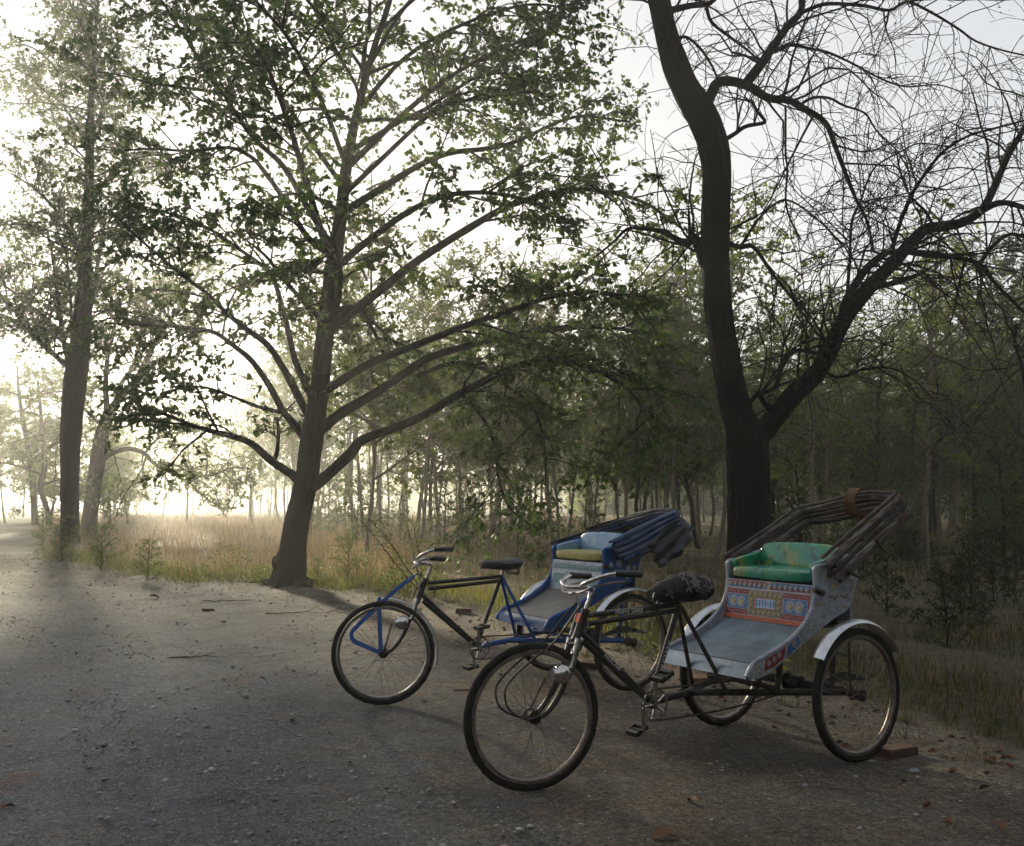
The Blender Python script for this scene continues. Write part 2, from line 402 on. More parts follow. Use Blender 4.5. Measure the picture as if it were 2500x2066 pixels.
def ground_material():
    m = bpy.data.materials.new('dirt_ground'); m.use_nodes = True
    nt = m.node_tree; N = nt.nodes; L = nt.links; b = N['Principled BSDF']
    b.inputs['Roughness'].default_value = 0.92; b.inputs['Specular IOR Level'].default_value = 0.25
    tc = N.new('ShaderNodeTexCoord')
    def noise(s, d=6, r=0.6):
        n = N.new('ShaderNodeTexNoise'); n.inputs['Scale'].default_value = s; n.inputs['Detail'].default_value = d; n.inputs['Roughness'].default_value = r
        L.new(tc.outputs['Object'], n.inputs['Vector']); return n.outputs['Fac']
    def ramp(f, stops):
        r = N.new('ShaderNodeValToRGB'); e = r.color_ramp.elements
        e[0].position, e[0].color = stops[0][0], (*stops[0][1], 1); e[1].position, e[1].color = stops[-1][0], (*stops[-1][1], 1)
        for p_, c_ in stops[1:-1]: x = e.new(p_); x.color = (*c_, 1)
        L.new(f, r.inputs['Fac']); return r.outputs['Color']
    def mix(f, a, c, mode='MIX'):
        x = N.new('ShaderNodeMix'); x.data_type = 'RGBA'; x.blend_type = mode
        if isinstance(f, float): x.inputs['Factor'].default_value = f
        else: L.new(f, x.inputs['Factor'])
        for s_, v_ in (('A', a), ('B', c)):
            if isinstance(v_, tuple): x.inputs[s_].default_value = (*v_, 1)
            else: L.new(v_, x.inputs[s_])
        return x.outputs['Result']
    base = ramp(noise(0.9, 8, 0.65), [(0.30, (0.078, 0.060, 0.044)), (0.5, (0.158, 0.127, 0.094)), (0.70, (0.25, 0.203, 0.147))])
    grit = ramp(noise(55, 6, 0.8), [(0.36, (0.22, 0.21, 0.20)), (0.5, (0.85, 0.85, 0.86)), (0.64, (1.8, 1.78, 1.75))])
    macro = ramp(noise(0.33, 5, 0.6), [(0.36, (0.62, 0.62, 0.65)), (0.5, (1, 1, 1)), (0.64, (1.3, 1.22, 1.1))])
    def pebbles(sc_):
        vo = N.new('ShaderNodeTexVoronoi'); vo.inputs['Scale'].default_value = sc_; L.new(tc.outputs['Object'], vo.inputs['Vector'])
        sep = N.new('ShaderNodeSeparateColor'); L.new(vo.outputs['Color'], sep.inputs[0]); return vo, sep.outputs[0]
    v1, c1_ = pebbles(34); v2, c2_ = pebbles(85)
    peb = ramp(c1_, [(0.0, (0.42, 0.42, 0.43)), (0.45, (0.85, 0.85, 0.85)), (0.8, (1.1, 1.08, 1.05)), (0.97, (1.7, 1.68, 1.65))])
    peb2 = ramp(c2_, [(0.0, (0.40, 0.40, 0.41)), (0.5, (0.9, 0.9, 0.9)), (0.85, (1.2, 1.18, 1.15)), (0.98, (1.8, 1.8, 1.8))])
    col = mix(1.0, mix(0.9, mix(1.0, base, macro, 'MULTIPLY'), grit, 'MULTIPLY'), mix(0.5, peb, peb2), 'MULTIPLY')
    # blue grey road gravel where it has spread over the earth, by the left
    at = N.new('ShaderNodeAttribute'); at.attribute_name = 'gravel'
    gr = ramp(noise(90, 4, 0.8), [(0.35, (0.045, 0.05, 0.06)), (0.52, (0.145, 0.155, 0.175)), (0.68, (0.36, 0.37, 0.38))])
    gn = N.new('ShaderNodeMath'); gn.operation = 'MULTIPLY_ADD'
    L.new(noise(2.3, 6, 0.7), gn.inputs[0]); gn.inputs[1].default_value = 1.9
    sub = N.new('ShaderNodeMath'); sub.operation = 'SUBTRACT'; L.new(at.outputs['Fac'], sub.inputs[0]); sub.inputs[1].default_value = 0.98
    L.new(sub.outputs[0], gn.inputs[2]); gn.use_clamp = True
    col = mix(gn.outputs[0], col, mix(0.8, gr, mix(0.6, peb, peb2), 'MULTIPLY'))
    # reddish brick dust and mossy patches
    red = ramp(noise(1.7, 5, 0.7), [(0.60, (0, 0, 0)), (0.72, (1, 1, 1))])
    col = mix(red, col, mix(0.55, col, (0.24, 0.125, 0.075)))
    mos = ramp(noise(1.3, 6, 0.75), [(0.60, (0, 0, 0)), (0.74, (1, 1, 1))])
    col = mix(mos, col, mix(0.5, col, (0.11, 0.11, 0.045)))
    # grass litter beyond the verge
    av = N.new('ShaderNodeAttribute'); av.attribute_name = 'verge'
    lit = ramp(noise(9, 7, 0.8), [(0.34, (0.03, 0.026, 0.016)), (0.52, (0.075, 0.062, 0.036)), (0.7, (0.14, 0.11, 0.065))])
    col = mix(av.outputs['Fac'], col, lit)
    L.new(col, b.inputs['Base Color'])
    bp = N.new('ShaderNodeBump'); bp.inputs['Strength'].default_value = 1.0; bp.inputs['Distance'].default_value = 0.022
    hsum = N.new('ShaderNodeMath'); hsum.operation = 'ADD'; L.new(noise(38, 8, 0.8), hsum.inputs[0]); L.new(c1_, hsum.inputs[1]); L.new(hsum.outputs[0], bp.inputs['Height'])
    bp2 = N.new('ShaderNodeBump'); bp2.inputs['Strength'].default_value = 0.8; bp2.inputs['Distance'].default_value = 0.09
    L.new(noise(5, 6, 0.7), bp2.inputs['Height']); L.new(bp.outputs['Normal'], bp2.inputs['Normal'])
    L.new(bp2.outputs['Normal'], b.inputs['Normal'])
    return m
def build_ground():
    n = 420; u = np.linspace(-1, 1, n); k = 6.3; a = 400 / math.sinh(k)
    gx = 0.4 + a * np.sinh(k * u); gy = 6.0 + a * np.sinh(k * u)
    X, Y = np.meshgrid(gx, gy)
    ed = edge_d(X, Y)
    rut = np.zeros_like(X)
    for off, dep in ((0.0, .022), (1.35, .020), (2.6, .014), (-1.6, .016)):
        c = X + 0.62 * (Y - 5) + 1.9 + off + 0.25 * np.sin(Y * 0.55 + off)
        rut -= dep * np.exp(-(c / 0.16) ** 2) - dep * 0.45 * np.exp(-((np.abs(c) - 0.27) / 0.12) ** 2)
    near = np.clip(1.4 - np.hypot(X, Y - 5) / 14, 0, 1) * (ed < 0)
    Z = gz(X, Y) + rut * near + 0.05 * np.clip(ed, 0, 1) * (1 + 0.5 * np.sin(X * 3.1 + Y * 1.7)) + 0.02 * np.exp(-(ed / 0.25) ** 2)
    v = np.stack([X, Y, Z], -1).reshape(-1, 3)
    i = np.arange(n - 1)[:, None] * n + np.arange(n - 1)[None, :]
    q = np.stack([i, i + 1, i + n + 1, i + n], -1).reshape(-1, 4)
    me = fast_mesh('ground', v, q, ground_material(), True)
    at = me.attributes.new('verge', 'FLOAT', 'POINT'); at.data.foreach_set('value', np.clip(ed / 0.5 + 0.4, 0, 1).astype(np.float32).ravel())
    # gravel spreads from the metalled lane at the left
    g = np.clip(0.72 - (X + 0.9 + 0.22 * (Y - 3)) / 3.2, 0.05, 1.0) * np.clip(1.25 - (Y - 3) / 16, 0.25, 1)
    at = me.attributes.new('gravel', 'FLOAT', 'POINT'); at.data.foreach_set('value', g.astype(np.float32).ravel())
    o = link('ground', me); tag(o, 'bare grey brown earth with gravel and grass litter', None, kind='structure')
build_ground()

def in_wedge(n, d0, d1, power, g, xpad=0.12):
    """points spread over the ground in front of the camera, nearer ones more often"""
    d = d0 * (d1 / d0) ** (g.random(n) ** power)
    a = g.uniform(-1250 * (1 + xpad), 1250 * (1 + xpad), n) / FPX
    return a * d, d

def build_stones():
    g = np.random.default_rng(11)
    x, y = in_wedge(95000, 2.3, 22, 0.95, g)
    ed = edge_d(x, y)
    gravel = np.clip(0.75 - (x + 0.9 + 0.22 * (y - 3)) / 3.4, 0.16, 1.0)
    patch = 0.5 + 0.5 * np.sin(x * 1.9 + np.sin(y * 1.3) * 2) * np.sin(y * 1.1 + np.sin(x * 0.9))
    keep = (ed < 0.0) & (g.random(len(x)) < gravel * (0.15 + 0.85 * patch ** 2) * 0.8)
    x, y = x[keep], y[keep]; n = len(x)
    r = 0.0040 * np.exp(g.normal(0, 0.55, n)) * (1 + 0.05 * y)
    r = np.clip(r, 0.002, 0.022)
    base = np.array([(1, 0, 0), (0, 1, 0), (-1, 0, 0), (0, -1, 0), (0, 0, 1), (0, 0, -1)], float)
    ang = g.uniform(0, 6.28, n); c, s = np.cos(ang), np.sin(ang)
    sc = np.stack([g.uniform(.8, 1.6, n), g.uniform(.6, 1.1, n), g.uniform(.45, .8, n)], -1)
    v = base[None] * sc[:, None, :] * (1 + g.normal(0, .18, (n, 6, 1))) * r[:, None, None]
    vx = v[..., 0] * c[:, None] - v[..., 1] * s[:, None] + g.normal(0, .2, (n, 6)) * r[:, None]; vy = v[..., 0] * s[:, None] + v[..., 1] * c[:, None]
    v = np.stack([vx + x[:, None], vy + y[:, None], v[..., 2] + (gz(x, y) + r * 0.2)[:, None]], -1)
    t = np.array([(0, 1, 4), (1, 2, 4), (2, 3, 4), (3, 0, 4), (1, 0, 5), (2, 1, 5), (3, 2, 5), (0, 3, 5)])
    q = ((np.arange(n) * 6)[:, None, None] + t[None]).reshape(-1, 3)
    m = leaf_mat('gravel_stone', (0.09, 0.088, 0.085), (0.42, 0.40, 0.38), fac=0.0, rough=0.7)
    o = link('gravel', fast_mesh('gravel', v.reshape(-1, 3), q, m))
    tag(o, 'loose grey gravel scattered over the bare earth', 'gravel', kind='stuff')
build_stones()

def blades(name, x, y, z, h, w, m, lean, g, label, cat='grass'):
    n = len(x); a = g.uniform(0, 6.28, n); la = g.uniform(0, 6.28, n)
    l = np.abs(g.normal(0, lean, n)) * h
    p = np.stack([x, y, z], -1)
    s = np.stack([np.cos(a), np.sin(a), 0 * a], -1) * (w * 0.5)[:, None]
    ld = np.stack([np.cos(la), np.sin(la), 0 * la], -1)
    mid = p + np.stack([0 * h, 0 * h, h * 0.55], -1) + ld * (l * 0.3)[:, None]
    tip = p + np.stack([0 * h, 0 * h, h - l * 0.35], -1) + ld * l[:, None]
    v = np.stack([p - s, p + s, mid + s * 0.8, mid - s * 0.8, tip], 1)
    t = np.array([(0, 1, 2), (0, 2, 3), (3, 2, 4)])
    q = ((np.arange(n) * 5)[:, None, None] + t[None]).reshape(-1, 3)
    o = link(name, fast_mesh(name, v.reshape(-1, 3), q, m))
    return tag(o, label, cat, kind='stuff')
def build_grass():
    g = np.random.default_rng(21)
    # tall dry grass under the wood
    x, y = in_wedge(150000, 5.0, 80, 0.75, g)
    ed = edge_d(x, y)
    cl = 0.5 + 0.5 * np.sin(x * 1.3 + 2 * np.sin(y * 0.7)) * np.sin(y * 0.9 + 1.5 * np.sin(x * 0.8))
    right = np.clip((x / y + 0.08) / 0.25, 0, 1)
    keep = (ed > 0.35 + 0.5 * g.random(len(x))) & (g.random(len(x)) < 0.18 + 0.82 * cl ** 1.5)
    x, y, cl, right = x[keep], y[keep], cl[keep], right[keep]
    pt = 0.5 + 0.5 * np.sin(x * 0.55 + 1.7 * np.sin(y * 0.31)) * np.sin(y * 0.42 + 1.1 * np.sin(x * 0.37 + 2))
    hh = (0.20 + 0.34 * cl + 0.34 * pt) * g.uniform(0.45, 1.2, len(x)) * (1 - 0.62 * right) * np.clip(edge_d(x, y) * 0.4 + 0.15, 0.2, 1)
    z = gz(x, y) + 0.02
    green = g.random(len(x)) < 0.10 + 0.72 * right
    w = 0.006 + 0.00035 * y
    blades('dry_grass', x[~green], y[~green], z[~green], hh[~green], w[~green], 'grass_dry', 0.45, g, 'tall straw coloured dry grass under the wood')
    blades('green_grass', x[green], y[green], z[green], hh[green] * g.uniform(.5, 1.1, int(green.sum())), w[green], 'grass_olive', 0.55, g, 'green grass growing among the dry stalks')
    # short green verge along the edge of the bare earth
    x, y = in_wedge(120000, 4.8, 28, 0.7, g)
    ed = edge_d(x, y)
    keep = (ed > -0.25) & (ed < 1.5) & (g.random(len(x)) < np.clip(ed * 1.5 + 0.5, 0.05, 1))
    x, y, ed = x[keep], y[keep], ed[keep]
    vh = g.uniform(0.06, 0.30, len(x)) * np.clip(0.5 + ed, .4, 1.2); rt = x > 1.0 + g.normal(0, .4, len(x))
    for nm_, k, mm, lb in (('verge_grass', ~rt, 'grass_green', 'short green grass along the edge of the bare earth'), ('scrub_grass', rt, 'grass_olive', 'dull olive grass at the right edge of the bare earth')):
        blades(nm_, x[k], y[k], gz(x[k], y[k]), vh[k] * (1 if nm_[0] == 'v' else .6), (0.006 + 0.0003 * y)[k], mm, 0.5, g, lb)
    # stray tufts creeping out over the bare earth
    tx, ty = in_wedge(420, 4.6, 22, 0.7, g); te = edge_d(tx, ty); k = (te > -1.1) & (te < 0.3); tx, ty = tx[k], ty[k]
    n_ = 26; x = np.repeat(tx, n_) + g.normal(0, .05, len(tx) * n_); y = np.repeat(ty, n_) + g.normal(0, .05, len(tx) * n_)
    blades('stray_grass', x, y, gz(x, y), g.uniform(.03, .13, len(x)), np.full(len(x), .005), 'grass_olive', .7, g, 'stray grass tufts creeping over the bare earth')
    x, y = in_wedge(16000, 3.0, 26, 0.8, g); ed = edge_d(x, y)
    k = (ed > -2.4) & (ed < .6) & (g.random(len(x)) < np.exp(-np.clip(-ed, 0, 9) / .8)); x, y = x[k], y[k]; n = len(x)
    pos = np.stack([x, y, gz(x, y) + g.uniform(.004, .014, n)], -1); d = g.normal(0, 1, (n, 3)); d[:, 2] *= .18
    o = link('leaf_litter', leaf_mesh('leaf_litter', pos, d, g.uniform(.02, .065, n), 'leaf_dead', .5, g=g)); tag(o, 'dead brown leaf litter strewn along the verge', 'leaf litter', kind='stuff')
    # low leafy weeds on the verge
    x, y = in_wedge(90000, 5.0, 30, 0.6, g)
    ed = edge_d(x, y)
    cl = np.sin(x * 2.3 + 1.2 * np.sin(y * 1.9)) + np.sin(y * 1.7 + x * 0.6)
    keep = (ed > -0.05) & (ed < 1.7) & (cl > 0.1) & (x < 2.2)
    x, y = x[keep], y[keep]; n = len(x)
    pos = np.stack([x, y, gz(x, y) + g.random(n) ** 1.3 * (0.25 + 0.35 * (np.sin(x * 3.1 + y) > 0.2))], -1)
    d = g.normal(0, 1, (n, 3)); d[:, 2] = np.abs(d[:, 2]) * .5
    o = link('weeds', leaf_mesh('weeds', pos, d, g.uniform(.03, .075, n), 'leaf_wood', .5, g=g)); tag(o, 'low leafy green weeds along the verge', 'weeds', kind='stuff')
build_grass()

# ------------------------------------------------------------------ trees
def limb_path(pxw, depth0, slope, conv, dscale):
    """image survey of a limb -> world path and radii. pxw rows: (x, y, width) in survey coords; slope: metres of depth gained per metre of run"""
    pts = []; rad = []; run = 0; last = None
    for x, y, w in pxw:
        px, py = conv(x, y)
        q0 = P(px, py, depth0)
        if last is not None: run += float(np.linalg.norm(q0 - last))
        last = q0
        d = depth0 + slope * run
        pts.append(P(px, py, d)); rad.append(0.5 * w * dscale * d / FPX)
    sm = smooth_path(np.hstack([np.array(pts), np.array(rad)[:, None]]), n=len(pts) * 4)
    return sm[:, :3], np.maximum(sm[:, 3], 0.004)

def wander(p, d, length, n, g, droop=0.0, curl=0.25, up=0.0):
    pts = [p]; d = d / np.linalg.norm(d); st = length / n
    for i in range(n):
        d = d + g.normal(0, curl, 3) * 0.5 + np.array([0, 0, up - droop * (i + 1) / n])
        d = d / np.linalg.norm(d); pts.append(pts[-1] + d * st)
    return np.array(pts)

def grow(limbs, g, spacing, slen, twigs_per, tlen, leaves_per, start=0.3, droop=0.15, up=0.12, flat=0.75, tz=0.7, sub_k=5, twig_k=3, r0=0.014):
    """side boughs and leafy twigs along the limbs; returns twig MB, leaf positions and directions"""
    mb = MB(); LP = []; LD = []
    for path, rad in limbs:
        seg = np.linalg.norm(np.diff(path, axis=0), axis=1); cum = np.concatenate([[0], np.cumsum(seg)]); tot = cum[-1]
        s = tot * start
        while s < tot:
            i = min(np.searchsorted(cum, s), len(path) - 1); i = max(i, 1)
            base = path[i]; t = norm(path[i] - path[i - 1])
            side = norm(np.cross(t, g.normal(0, 1, 3))); side[2] *= flat
            d = norm(t * g.uniform(0.3, 0.9) + side * g.uniform(0.7, 1.1) + np.array([0, 0, up]))
            L = slen * g.uniform(0.5, 1.25) * (1.15 - 0.45 * s / tot)
            br = wander(base, d, L, 5, g, droop=droop * g.uniform(0.2, 1.4), curl=0.3)
            rr = min(rad[i] * 0.6, r0 * (0.6 + L / slen))
            mb.tube(br, np.linspace(rr, rr * 0.3, len(br)), sub_k, caps=False)
            for _ in range(twigs_per):
                f = g.uniform(0.2, 1.0); q = f * 5; a = min(int(q), 4)
                b0 = br[a] + (br[a + 1] - br[a]) * (q - a)
                td = norm(norm(br[a + 1] - br[a]) * 0.7 + g.normal(0, 0.7, 3) * np.array([1, 1, tz]))
                tw = wander(b0, td, tlen * g.uniform(0.5, 1.3), 3, g, droop=droop, curl=0.35)
                mb.tube(tw, np.linspace(rr * 0.4, rr * 0.18, 4), twig_k, caps=False)
                m = max(1, int(g.poisson(leaves_per)))
                ff = g.uniform(0.1, 1.02, m) * 3; aa = np.minimum(ff.astype(int), 2)
                lp = tw[aa] + (tw[aa + 1] - tw[aa]) * (ff - aa)[:, None]
                LP.append(lp + g.normal(0, 0.015, (m, 3))); LD.append(g.normal(0, 0.8, (m, 3)) + td * 0.5 + np.array([0, 0, -0.35]))
            s += spacing * g.uniform(0.6, 1.4)
    return mb, (np.concatenate(LP) if LP else np.zeros((0, 3))), (np.concatenate(LD) if LD else np.zeros((0, 3)))

fv = lambda x, y: (x * 1.19, y * 1.19)
za = lambda x, y: (x * .4608, y * .4608)
zb = lambda x, y: (x * .4608, 700 + y * .4608)
zc = lambda x, y: (1600 + x * .4608, y * .4608)
zd = lambda x, y: (1600 + x * .4608, 600 + y * .4608)
def W(a, w0, w1):
    n = len(a); return [(x, y, w0 + (w1 - w0) * i / (n - 1)) for i, (x, y) in enumerate(a)]

def make_tree(name, base, trunk, limbs, twig, leaves, mats, label, cat='tree', group=None, trunk_k=16, leafname='leaf_main', leaf_label=None):
    root = empty(name, base); tag(root, label, cat, group)
    B = np.array(base)
    def sub(path): return path - B
    tp, tr = trunk
    # ridged bark: uneven radius round and along the stem
    q = np.linspace(0, len(tp) - 1, 110); ip = np.arange(len(tp))
    pp = np.stack([np.interp(q, ip, sub(tp)[:, a]) for a in range(3)], -1); rr = np.interp(q, ip, tr); kk = 44
    mb = MB(); mb.tube(pp, rr, kk); vv = mb.v[0].reshape(len(pp), kk, 3)
    gb = np.random.default_rng(len(tp)); th = np.arange(kk) / kk * 2 * math.pi; zz = pp[:, 2][:, None]
    rel = 0.05 * np.sin(2 * th + zz * .7) + 0.035 * np.sin(5 * th - zz * 1.3 + 1) + 0.03 * np.sin(11 * th + 2.1 * np.sin(zz * 2.3)) + 0.028 * np.sin(17 * th + 1.7 * np.sin(zz * 3.7)) + gb.normal(0, 0.018, (len(pp), kk))
    mb.v[0] = (pp[:, None, :] + (vv - pp[:, None, :]) * (1 + rel)[..., None]).reshape(-1, 3)
    t = mb.build('trunk', mats[0], root)
    for lp, lr in limbs:
        mb = MB(); mb.tube(sub(lp), lr, 9, jitter=0.03); mb.build('limb', mats[0], root)
    if twig is not None and twig.n:
        o = twig.build('twigs', mats[1], root, smooth=False, fn=lambda v: v - B); o['kind'] = 'stuff'
    if leaves is not None and len(leaves[0]):
        lo = link('foliage', leaf_mesh('foliage', leaves[0] - B, leaves[1], leaves[2], leafname, leaves[3] if len(leaves) > 3 else 0.6), root); lo['kind'] = 'stuff'
    return root

def main_tree():
    g = np.random.default_rng(5)
    D = 16.3
    tw = [(590, 1222, 98), (593, 1200, 84), (600, 1140, 68), (608, 1080, 62), (628, 990, 58), (640, 900, 56), (655, 800, 47), (667, 680, 43), (685, 540, 38), (700, 440, 30), (711, 340, 26), (735, 220, 20), (770, 90, 16), (800, 0, 14), (835, -150, 9), (860, -260, 5)]
    trunk = limb_path(tw, D, 0.0, fv, 0.98)
    knot = MB()
    right = [
        (W([(640, 1000), (668, 978), (720, 930), (748, 900), (850, 862), (950, 805), (1050, 755), (1120, 740), (1200, 752), (1290, 800), (1340, 880)], 34, 7), -0.25),
        (W([(650, 890), (700, 848), (780, 800), (870, 740), (940, 715), (1040, 690), (1150, 675), (1250, 672), (1340, 690)], 30, 8), 0.35),
        (W([(662, 805), (760, 745), (850, 710), (950, 670), (1040, 640), (1130, 610), (1230, 600), (1330, 640)], 24, 7), -0.45),
        (W([(855, 772), (930, 745), (1000, 760), (1050, 800), (1090, 830), (1115, 900), (1120, 980)], 13, 5), -0.3),
        (W([(950, 812), (985, 850), (1010, 900), (1025, 990), (1045, 1040), (1090, 1080)], 11, 4), 0.1),
        (W([(672, 680), (760, 612), (850, 540), (960, 470), (1050, 420), (1150, 395), (1220, 390), (1320, 415), (1400, 470)], 28, 7), 0.15),
        (W([(690, 548), (760, 490), (830, 440), (900, 405), (980, 395), (1060, 405), (1130, 430)], 22, 7), -0.55),
        (W([(700, 437), (770, 395), (850, 345), (920, 315), (1000, 305), (1060, 290), (1180, 240), (1290, 250)], 22, 6), 0.45),
        (W([(707, 398), (800, 310), (870, 245), (920, 215), (1000, 200), (1100, 185)], 15, 5), -0.35),
        (W([(712, 345), (800, 260), (850, 215), (920, 160), (1010, 110), (1120, 70), (1200, 90)], 18, 6), 0.2),
        (W([(732, 230), (830, 120), (950, 50), (1080, 10), (1180, 20)], 14, 5), -0.4),
        (W([(755, 140), (820, 30), (900, -60), (1000, -110)], 12, 5), 0.3)]
    left_b = [
        (W([(1585, 1030), (1540, 990), (1440, 925), (1330, 830), (1220, 790), (1100, 760), (980, 720), (860, 670), (760, 640)], 62, 12), -0.3),
        (W([(1450, 930), (1470, 860), (1475, 760), (1465, 690)], 30, 16), 0.1),
        (W([(1630, 830), (1560, 730), (1500, 660), (1430, 530), (1340, 400), (1260, 330), (1150, 250), (1050, 225), (900, 210), (700, 200), (560, 195)], 52, 12), 0.35),
        (W([(1490, 665), (1380, 640), (1250, 590), (1130, 545), (1050, 530), (950, 540), (850, 590)], 26, 8), -0.5),
        (W([(1640, 690), (1590, 600), (1540, 500), (1480, 400), (1420, 310), (1300, 220), (1200, 140), (1100, 40), (930, -90), (800, -200), (650, -330)], 55, 14), -0.2),
        (W([(1660, 610), (1600, 480), (1560, 380), (1530, 250), (1500, 130), (1440, -60), (1350, -140), (1250, -210), (1100, -310), (850, -400), (650, -410)], 46, 12), 0.4)]
    left_a = [
        (W([(1720, 1720), (1640, 1630), (1500, 1480), (1420, 1370), (1330, 1290)], 40, 14), -0.4),
        (W([(1760, 1360), (1640, 1270), (1560, 1150), (1480, 1020), (1400, 910), (1340, 840), (1250, 790), (1150, 785), (1000, 800), (800, 790), (620, 800)], 42, 12), 0.25),
        (W([(1770, 1330), (1680, 1180), (1600, 1050), (1500, 880), (1350, 740), (1250, 600), (1180, 490), (1080, 360), (980, 190), (900, 70), (800, -80), (720, -200)], 44, 12), -0.3),
        (W([(1180, 495), (1050, 475), (900, 455), (780, 435), (640, 400), (500, 380)], 22, 9), 0.3),
        (W([(1830, 1000), (1740, 880), (1640, 740), (1530, 570), (1400, 400), (1280, 300), (1150, 200), (1060, 150), (950, 80)], 36, 12), 0.45),
        (W([(1880, 700), (1900, 500), (1800, 300), (1700, 120), (1600, -60)], 26, 10), -0.5)]
    limbs = [limb_path(w, D, s, fv, 0.92) for w, s in right] + [limb_path(w, D, s, zb, .40) for w, s in left_b] + [limb_path(w, D, s, za, .40) for w, s in left_a]
    # boughs that run towards and away from the viewer round the back and front of the crown
    extra = []
    for i in range(8):
        h = 3.6 + i * 0.9
        k = np.argmin(np.abs(trunk[0][:, 2] - h)); b = trunk[0][k]
        a = g.uniform(-0.5, 0.5) + (math.pi / 2 if i % 2 else -math.pi / 2)
        d = np.array([math.cos(a), math.sin(a), 0.45])
        pth = wander(b, d, g.uniform(3.0, 4.6), 8, g, droop=0.12, curl=0.15)
        extra.append((pth, np.linspace(min(0.09, trunk[1][k] * 0.55), 0.022, 9)))
    for i in range(9):
        k = np.argmin(np.abs(trunk[0][:, 2] - (7.6 + i * 0.42))); b = trunk[0][k]; a = i * 2.4
        extra.append((wander(b, np.array([math.cos(a), math.sin(a), 0.55]), g.uniform(2.4, 4.2), 8, g, droop=0.12, curl=0.15), np.linspace(min(0.06, trunk[1][k] * 0.55), 0.018, 9)))
    allb = limbs + extra
    mb, lp, ld = grow(allb, g, 0.19, 1.5, 9, 0.62, 9, start=0.43, droop=0.14, up=0.10, flat=0.45, tz=0.28)
    size = 0.055 + 0.085 * g.random(len(lp)) ** 1.2
    base = trunk[0][0].copy(); base[2] = 0
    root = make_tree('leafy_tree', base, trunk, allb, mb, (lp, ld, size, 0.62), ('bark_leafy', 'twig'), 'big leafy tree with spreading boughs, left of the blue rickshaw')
    for i in range(7):
        a = i * 0.9 + g.uniform(-.2, .2); L = g.uniform(.35, .7)
        pts = [(0.10 * math.cos(a), 0.10 * math.sin(a), .34), (0.24 * math.cos(a), 0.24 * math.sin(a), .10), (L * math.cos(a), L * math.sin(a), .0), ((L + .25) * math.cos(a + .2), (L + .25) * math.sin(a + .2), -.05)]
        rt = MB(); rt.tube(smooth_path(pts, n=10), np.linspace(.13, .03, len(smooth_path(pts, n=10))), 8, jitter=.06); rt.build('root', 'bark_leafy', root)
    # knot and root flare
    k = MB(); c = P(*fv(563, 1155), D - 0.05)
    k.blob(c - base + np.array([.10, 0, -.02]), (0.13, 0.14, 0.20), 12, 9, fn=lambda d: 1 + 0.14 * math.sin(7 * d[0] + 3 * d[2]) + 0.1 * math.sin(11 * d[1]))
    k.build('knot', 'bark_leafy', root)
    print('main leaves', len(lp))
main_tree()

